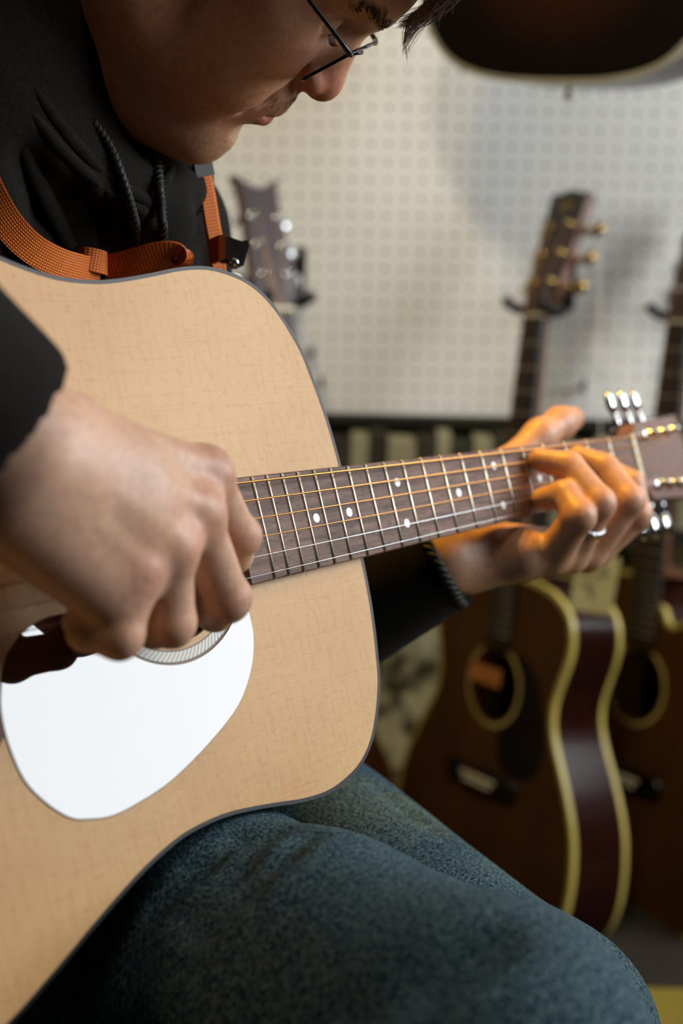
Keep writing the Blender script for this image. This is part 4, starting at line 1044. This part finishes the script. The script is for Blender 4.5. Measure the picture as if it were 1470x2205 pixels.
# ------------------------------------------------------------------ eyeglasses
glass = empty('eyeglasses', Matrix.Translation(Vector(c2w(hl([98, 0, 0]))))); bpy.context.view_layer.update()
tag(glass, 'thin dark metal eyeglasses with rectangular lenses low on the nose', 'eyeglasses')
GINV = np.array(glass.matrix_world.inverted())
def gl(P): return c2w(hl(np.asarray(P, float)))@GINV[:3, :3].T+GINV[:3, 3]
m_gm = mat('gunmetal_wire', '2a2b2e', '3a3b3f', rough=.2, metal=.9)
m_lens = mat('lens_glass', 'ffffff', 'f4f8ff', rough=.02, trans=1, ior=1.45)
def lp(y, z): return (98.3+.235*z*.98, y, z)
for sg in (-1, 1):
    loop = []
    cy, hw, z0, z1, rr = 33, 25, -17, 16, 8
    for (qy, qz, a0) in ((cy+hw-rr, z1-rr, 0), (cy-hw+rr, z1-rr, 90), (cy-hw+rr, z0+rr, 180), (cy+hw-rr, z0+rr, 270)):
        for a in np.linspace(a0, a0+90, 6): loop.append((qy+rr*math.cos(math.radians(a)), qz+rr*math.sin(math.radians(a))))
    pts = [gl(lp(sg*a, b)) for a, b in loop]; pts.append(pts[0])
    rim = MB().tube(pts, .00095, 8, False).build('rim', m_gm, glass, True)
    k = len(loop); V = [gl(np.array(lp(sg*a, b))+[.8, 0, 0]) for a, b in loop]+[gl(np.array(lp(sg*a, b))-[.8, 0, 0]) for a, b in loop]
    mobj('lens', V, [tuple(range(k)), tuple(range(k, 2*k))]+[(i, (i+1) % k, k+(i+1) % k, k+i) for i in range(k)], m_lens, glass)
    MB().tube([gl(p) for p in ([lp(sg*57, 13), (102, sg*63, 14), (100, sg*67, 14.5), (92, sg*69, 15), (60, sg*73, 16), (20, sg*78, 17), (-5, sg*79, 16), (-22, sg*78, 6), (-32, sg*77, -8)])], [.0012, .0016, .0016, .0013, .0012, .0012, .0013, .0014, .0014], 8).build('temple', m_gm, glass, True)
    MB().tube([gl(p) for p in [lp(sg*11, 5), (96, sg*11, 3), (93, sg*11, -1), (93, sg*10.5, -4)]], .0006, 6).build('pad_arm', m_gm, glass, True)
    MB().lathe([(.001, -.001), (.0035, -.0006), (.0035, .0006), (.001, .001)], gl((93, sg*9.5, -5)), 'x', 12).build('nose_pad', m_lens, glass, True)
MB().tube([gl(p) for p in [lp(-9, 8), (102.5, -4, 11), (103, 0, 11.5), (102.5, 4, 11), lp(9, 8)]], .0011, 8).build('bridge', m_gm, glass, True)
# ------------------------------------------------------------------ finger ring and bracelet
m_silver = mat('silver', 'a9a9aa', 'c7c7c8', rough=.25, metal=1, scale=300, bump=.5, bscale=500)
a, b_ = RINGF['a'], RINGF['b']; c = a+(b_-a)*.60; t = (b_-a)/np.linalg.norm(b_-a); x = np.cross(t, [0, 0, 1.]); x /= np.linalg.norm(x); y = np.cross(t, x)
V = []
for j in range(40):
    q = 2*math.pi*j/40; e = math.cos(q)*x+math.sin(q)*y
    for (dr, dt) in ((11.6, -2.6), (13.4, -2.4), (14.0+.3*(j % 2), 0), (13.4, 2.4), (11.6, 2.6)): V.append(c2w(c+e*dr+t*dt))
ro = mobj('finger_ring', V, [(j*5+i, j*5+i+1, ((j+1) % 40)*5+i+1, ((j+1) % 40)*5+i) for j in range(40) for i in range(4)], m_silver, None, True)
tag(ro, 'patterned silver ring on the fretting hand', 'ring')
bc = WL-dL*-2.0; t = -dL; x = np.cross(t, [0, 0, 1.]); x /= np.linalg.norm(x); y = np.cross(t, x)
br = empty('bracelet', Matrix.Translation(Vector(c2w(bc)))); bpy.context.view_layer.update(); BI = np.array(br.matrix_world.inverted())
tag(br, 'black braided bracelet with a silver bead at the fretting wrist', 'bracelet')
def bl(p): return c2w(p)@BI[:3, :3].T+BI[:3, 3]
for ph in (0, 2*math.pi/3, 4*math.pi/3):
    pts = []
    for j in range(121):
        q = 2*math.pi*j/120; e = math.cos(q)*x+math.sin(q)*y
        pts.append(bl(bc+e*(34+2*math.cos(q*14+ph))+t*(2.6*math.sin(q*14+ph)+4*math.sin(q))))
    MB().tube(pts, .0022, 6).build('braid_strand', m_cord, br, True)
best = min(range(120), key=lambda j: np.linalg.norm((lambda p: np.array([735+FPX*p[0]/p[2], 1102.5+FPX*p[1]/p[2]]))(bc+34*(math.cos(2*math.pi*j/120)*x+math.sin(2*math.pi*j/120)*y))-np.array([992, 1252])))
q = 2*math.pi*best/120; e = math.cos(q)*x+math.sin(q)*y; bp_ = bc+e*36
MB().lathe([(.001, -.0045), (.003, -.0038), (.0043, -.0015), (.0043, .0015), (.003, .0038), (.001, .0045)], bl(bp_), 'x', 16).build('bead', m_silver, br, True)
# ------------------------------------------------------------------ backpack harness: webbing, slider, buckle
def webbing_mat():
    m = bpy.data.materials.new('orange_webbing'); m.use_nodes = True
    N = m.node_tree.nodes; L = m.node_tree.links; b = N['Principled BSDF']
    at_ = N.new('ShaderNodeUVMap')
    w = N.new('ShaderNodeTexWave'); w.wave_type = 'BANDS'; w.bands_direction = 'X'; w.inputs['Scale'].default_value = 150; w.inputs['Distortion'].default_value = .3
    w2 = N.new('ShaderNodeTexWave'); w2.bands_direction = 'Y'; w2.inputs['Scale'].default_value = 210
    L.new(at_.outputs[0], w.inputs['Vector']); L.new(at_.outputs[0], w2.inputs['Vector'])
    mx = N.new('ShaderNodeMath'); mx.operation = 'MULTIPLY'; L.new(w.outputs['Fac'], mx.inputs[0]); L.new(w2.outputs['Fac'], mx.inputs[1])
    r = N.new('ShaderNodeValToRGB'); r.color_ramp.elements[0].color = lin('b84e06'); r.color_ramp.elements[1].color = lin('ff8c14'); r.color_ramp.elements[1].position = .5
    L.new(mx.outputs[0], r.inputs[0]); L.new(r.outputs[0], b.inputs['Base Color']); b.inputs['Roughness'].default_value = .65
    bp = N.new('ShaderNodeBump'); bp.inputs['Strength'].default_value = .5; bp.inputs['Distance'].default_value = .0008; L.new(mx.outputs[0], bp.inputs['Height']); L.new(bp.outputs[0], b.inputs['Normal'])
    return m
m_web = webbing_mat()
pack = empty('backpack', Matrix.Translation(Vector(c2w(cpx(180, 560, .85))))); bpy.context.view_layer.update(); KI = np.array(pack.matrix_world.inverted())
tag(pack, 'orange webbing backpack harness with black buckle worn over the black hoodie', 'backpack')
def kl(p): return c2w(p)@KI[:3, :3].T+KI[:3, 3]
def ribbon(name, path, widths, wdir, th=1.3, m=None, sub=8):
    # path: camera-mm centre points; wdir: per point width direction (camera axes)
    P = catmull(path, sub); Wd = catmull(wdir, sub); ww = catmull([np.array([w]) for w in widths], sub); V = []; UV = []; ln = 0
    for i, p in enumerate(P):
        if i: ln += np.linalg.norm(P[i]-P[i-1])
        t = P[min(i+1, len(P)-1)]-P[max(i-1, 0)]; t /= np.linalg.norm(t); d = Wd[i]-t*(Wd[i]@t); d /= np.linalg.norm(d); n = np.cross(t, d); h = ww[i][0]/2
        for a, c in ((-1, -1), (1, -1), (1, 1), (-1, 1)): V.append(kl(p+d*h*a+n*th/2*c)); UV.append((ln/1000, (h*(a+1))/1000))
    k = len(P); F = [(i*4+j, i*4+(j+1) % 4, (i+1)*4+(j+1) % 4, (i+1)*4+j) for i in range(k-1) for j in range(4)]+[(0, 1, 2, 3), tuple((k-1)*4+j for j in range(4))]
    o = mobj(name, V, F, m or m_web, pack, True, 40); uv = o.data.uv_layers.new(name='UVMap')
    for lp_ in o.data.loops: uv.data[lp_.index].uv = UV[lp_.vertex_index]
    return o
def oh(x, y, o): return on_hoodie(x, y, o)
S1 = [(-60, 330), (-20, 420), (20, 485), (70, 535), (125, 565), (175, 580), (215, 590)]
ribbon('webbing_strap', [on_hoodie(-215, -190, 5, .80), on_hoodie(-150, -110, 6, .78), on_hoodie(-118, -10, 6, .76), on_hoodie(-135, 120, 6, .75), on_hoodie(-112, 235, 7, .74)]+[cpx(x, y, (.745, .758, .772, .788, .806, .824, .84)[i]) for i, (x, y) in enumerate(S1)], [17]*12, [np.array(v, float) for v in ((-.8, .3, .5), (-.95, .1, .3), (-.95, -.1, .3), (-.95, .1, .3), (-.9, .3, .3), (-.8, .55, .3), (-.75, .65, .3), (-.62, .75, .3), (-.45, .85, .3), (-.25, .92, .3), (-.12, .95, .3), (-.1, .95, .3))])
# keeper loop round the strap
K0 = [cpx(x, y, d) for x, y, d in ((136, 560, .838), (180, 556, .828), (224, 566, .836), (222, 572, .850), (180, 566, .856), (138, 566, .850), (136, 560, .838))]
ribbon('strap_keeper', K0, [13.5]*7, [np.array([-.02, .97, .2])]*7, 1.6)
# free end: runs right, folds over in a loop and comes back
S2 = [(205, 582, .850), (260, 568, .847), (310, 554, .844), (352, 543, .843), (380, 544, .845), (392, 555, .848), (386, 567, .852), (352, 574, .856), (300, 582, .858), (250, 594, .860)]
ribbon('strap_end_loop', [cpx(*q) for q in S2], [14.5]*10, [np.array(v, float) for v in ((-.08, .95, .28), (-.08, .93, .35), (-.08, .88, .45), (-.05, .75, .65), (.15, .55, .8), (.3, .35, .88), (.2, .3, .93), (.1, .4, .9), (.05, .5, .85), (.05, .6, .8))])
# far shoulder strap with buckle
S3 = [(424, 300), (434, 360), (446, 420), (456, 480), (464, 530), (470, 590)]
ribbon('webbing_strap', [cpx(x, y, .885+.004*i) for i, (x, y) in enumerate(S3)], [9, 9.5, 9, 9, 8, 8], [np.array([.8, -.1, .55])]*6)
ribbon('webbing_strap', [cpx(x, y, .897+.004*i) for i, (x, y) in enumerate(S3)], [13]*6, [np.array([.75, -.1, -.65])]*6)
m_bk = mat('buckle_plastic', '38393c', '46474a', rough=.4)
ribbon('strap_sleeve', [cpx(435, 352, .878), cpx(441, 380, .880)], [13, 13], [np.array([.8, -.1, .55])]*2, 3, m_bk)
def buck(name, pts, d, th, m):
    V = [kl(cpx(x, y, d)) for x, y in pts]+[kl(cpx(x, y, d)+NW*-th) for x, y in pts]; k = len(pts)
    return mobj(name, V, [tuple(range(k)), tuple(range(k, 2*k))]+[(i, (i+1) % k, k+(i+1) % k, k+i) for i in range(k)], m, pack)
bk = buck('buckle', [(482, 512), (492, 508), (505, 514), (520, 519), (534, 516), (537, 530), (530, 548), (524, 572), (514, 570), (508, 560), (496, 560), (486, 556), (480, 540)], .878, 7, m_bk)
buck('buckle_latch', [(470, 506), (484, 504), (484, 558), (472, 560)], .874, 9, m_web)
MB().lathe([(.001, -.002), (.0032, -.0015), (.0032, .0015), (.001, .002)], kl(cpx(503, 566, .87)), 'y', 12).build('buckle_rivet', MT['chrome'], pack, True)
# padded strap over the near shoulder
m_pad = cloth('padded_strap_fabric', '1e1b19', '2a2623', 1300, 420, sheen=.05)
ribbon('shoulder_pad', [cpx(-120, 60, .77), cpx(-60, 200, .765), cpx(0, 330, .78), cpx(60, 440, .805), cpx(110, 540, .83), cpx(140, 640, .85)], [56, 60, 62, 60, 56, 50], [np.array([.92, -.35, .15])]*6, 9, m_pad)
# ------------------------------------------------------------------ chair
m_lac = mat('dark_lacquered_wood', '150a05', '241108', rough=.18, scale=30, stretch=(1, 6, 6), coat=.6)
m_seat = mat('black_seat_cushion', '0d0c0c', '161515', rough=.7)
hipw = c2w(np.array([-165., 240, 1030])); fw = np.array([.808, -.589, 0]); rt = np.array([-.589, -.808, 0])   # forward, his right
ch = empty('chair', Matrix([[fw[0], rt[0], 0, hipw[0]], [fw[1], rt[1], 0, hipw[1]], [0, 0, 1, 0], [0, 0, 0, 1]]))
tag(ch, 'dark lacquered wooden armchair the player sits on', 'chair')
zs = hipw[2]-.115
MB().box((-.24, -.21, zs-.05), (.16, .21, zs)).build('seat', m_seat, ch)
MB().box((-.29, -.24, zs+.1), (-.26, .24, zs+.42)).build('backrest', m_lac, ch)
for sx, sy in ((-.24, -.19), (-.24, .19), (.14, -.19), (.14, .19)):
    MB().box((sx-.02, sy-.02, 0), (sx+.02, sy+.02, zs-.05 if sx > 0 else zs+.42)).build('leg', m_lac, ch)
bpy.context.view_layer.update()
CI = np.array(ch.matrix_world.inverted())
tipw = c2w(cpx(140, 2150, .74)); tl = CI[:3, :3]@tipw+CI[:3, 3]
MB().tube([(tl[0], tl[1], tl[2]), (tl[0]-.03, tl[1], tl[2]+.005), (tl[0]-.2, tl[1], tl[2]+.01), (-.27, tl[1], tl[2]+.01)], [.016, .022, .022, .022], 14).build('armrest', m_lac, ch, True)
MB().tube([(tl[0]-.06, tl[1], tl[2]), (tl[0]-.06, tl[1], zs-.03)], .014, 12).build('arm_post', m_lac, ch, True)
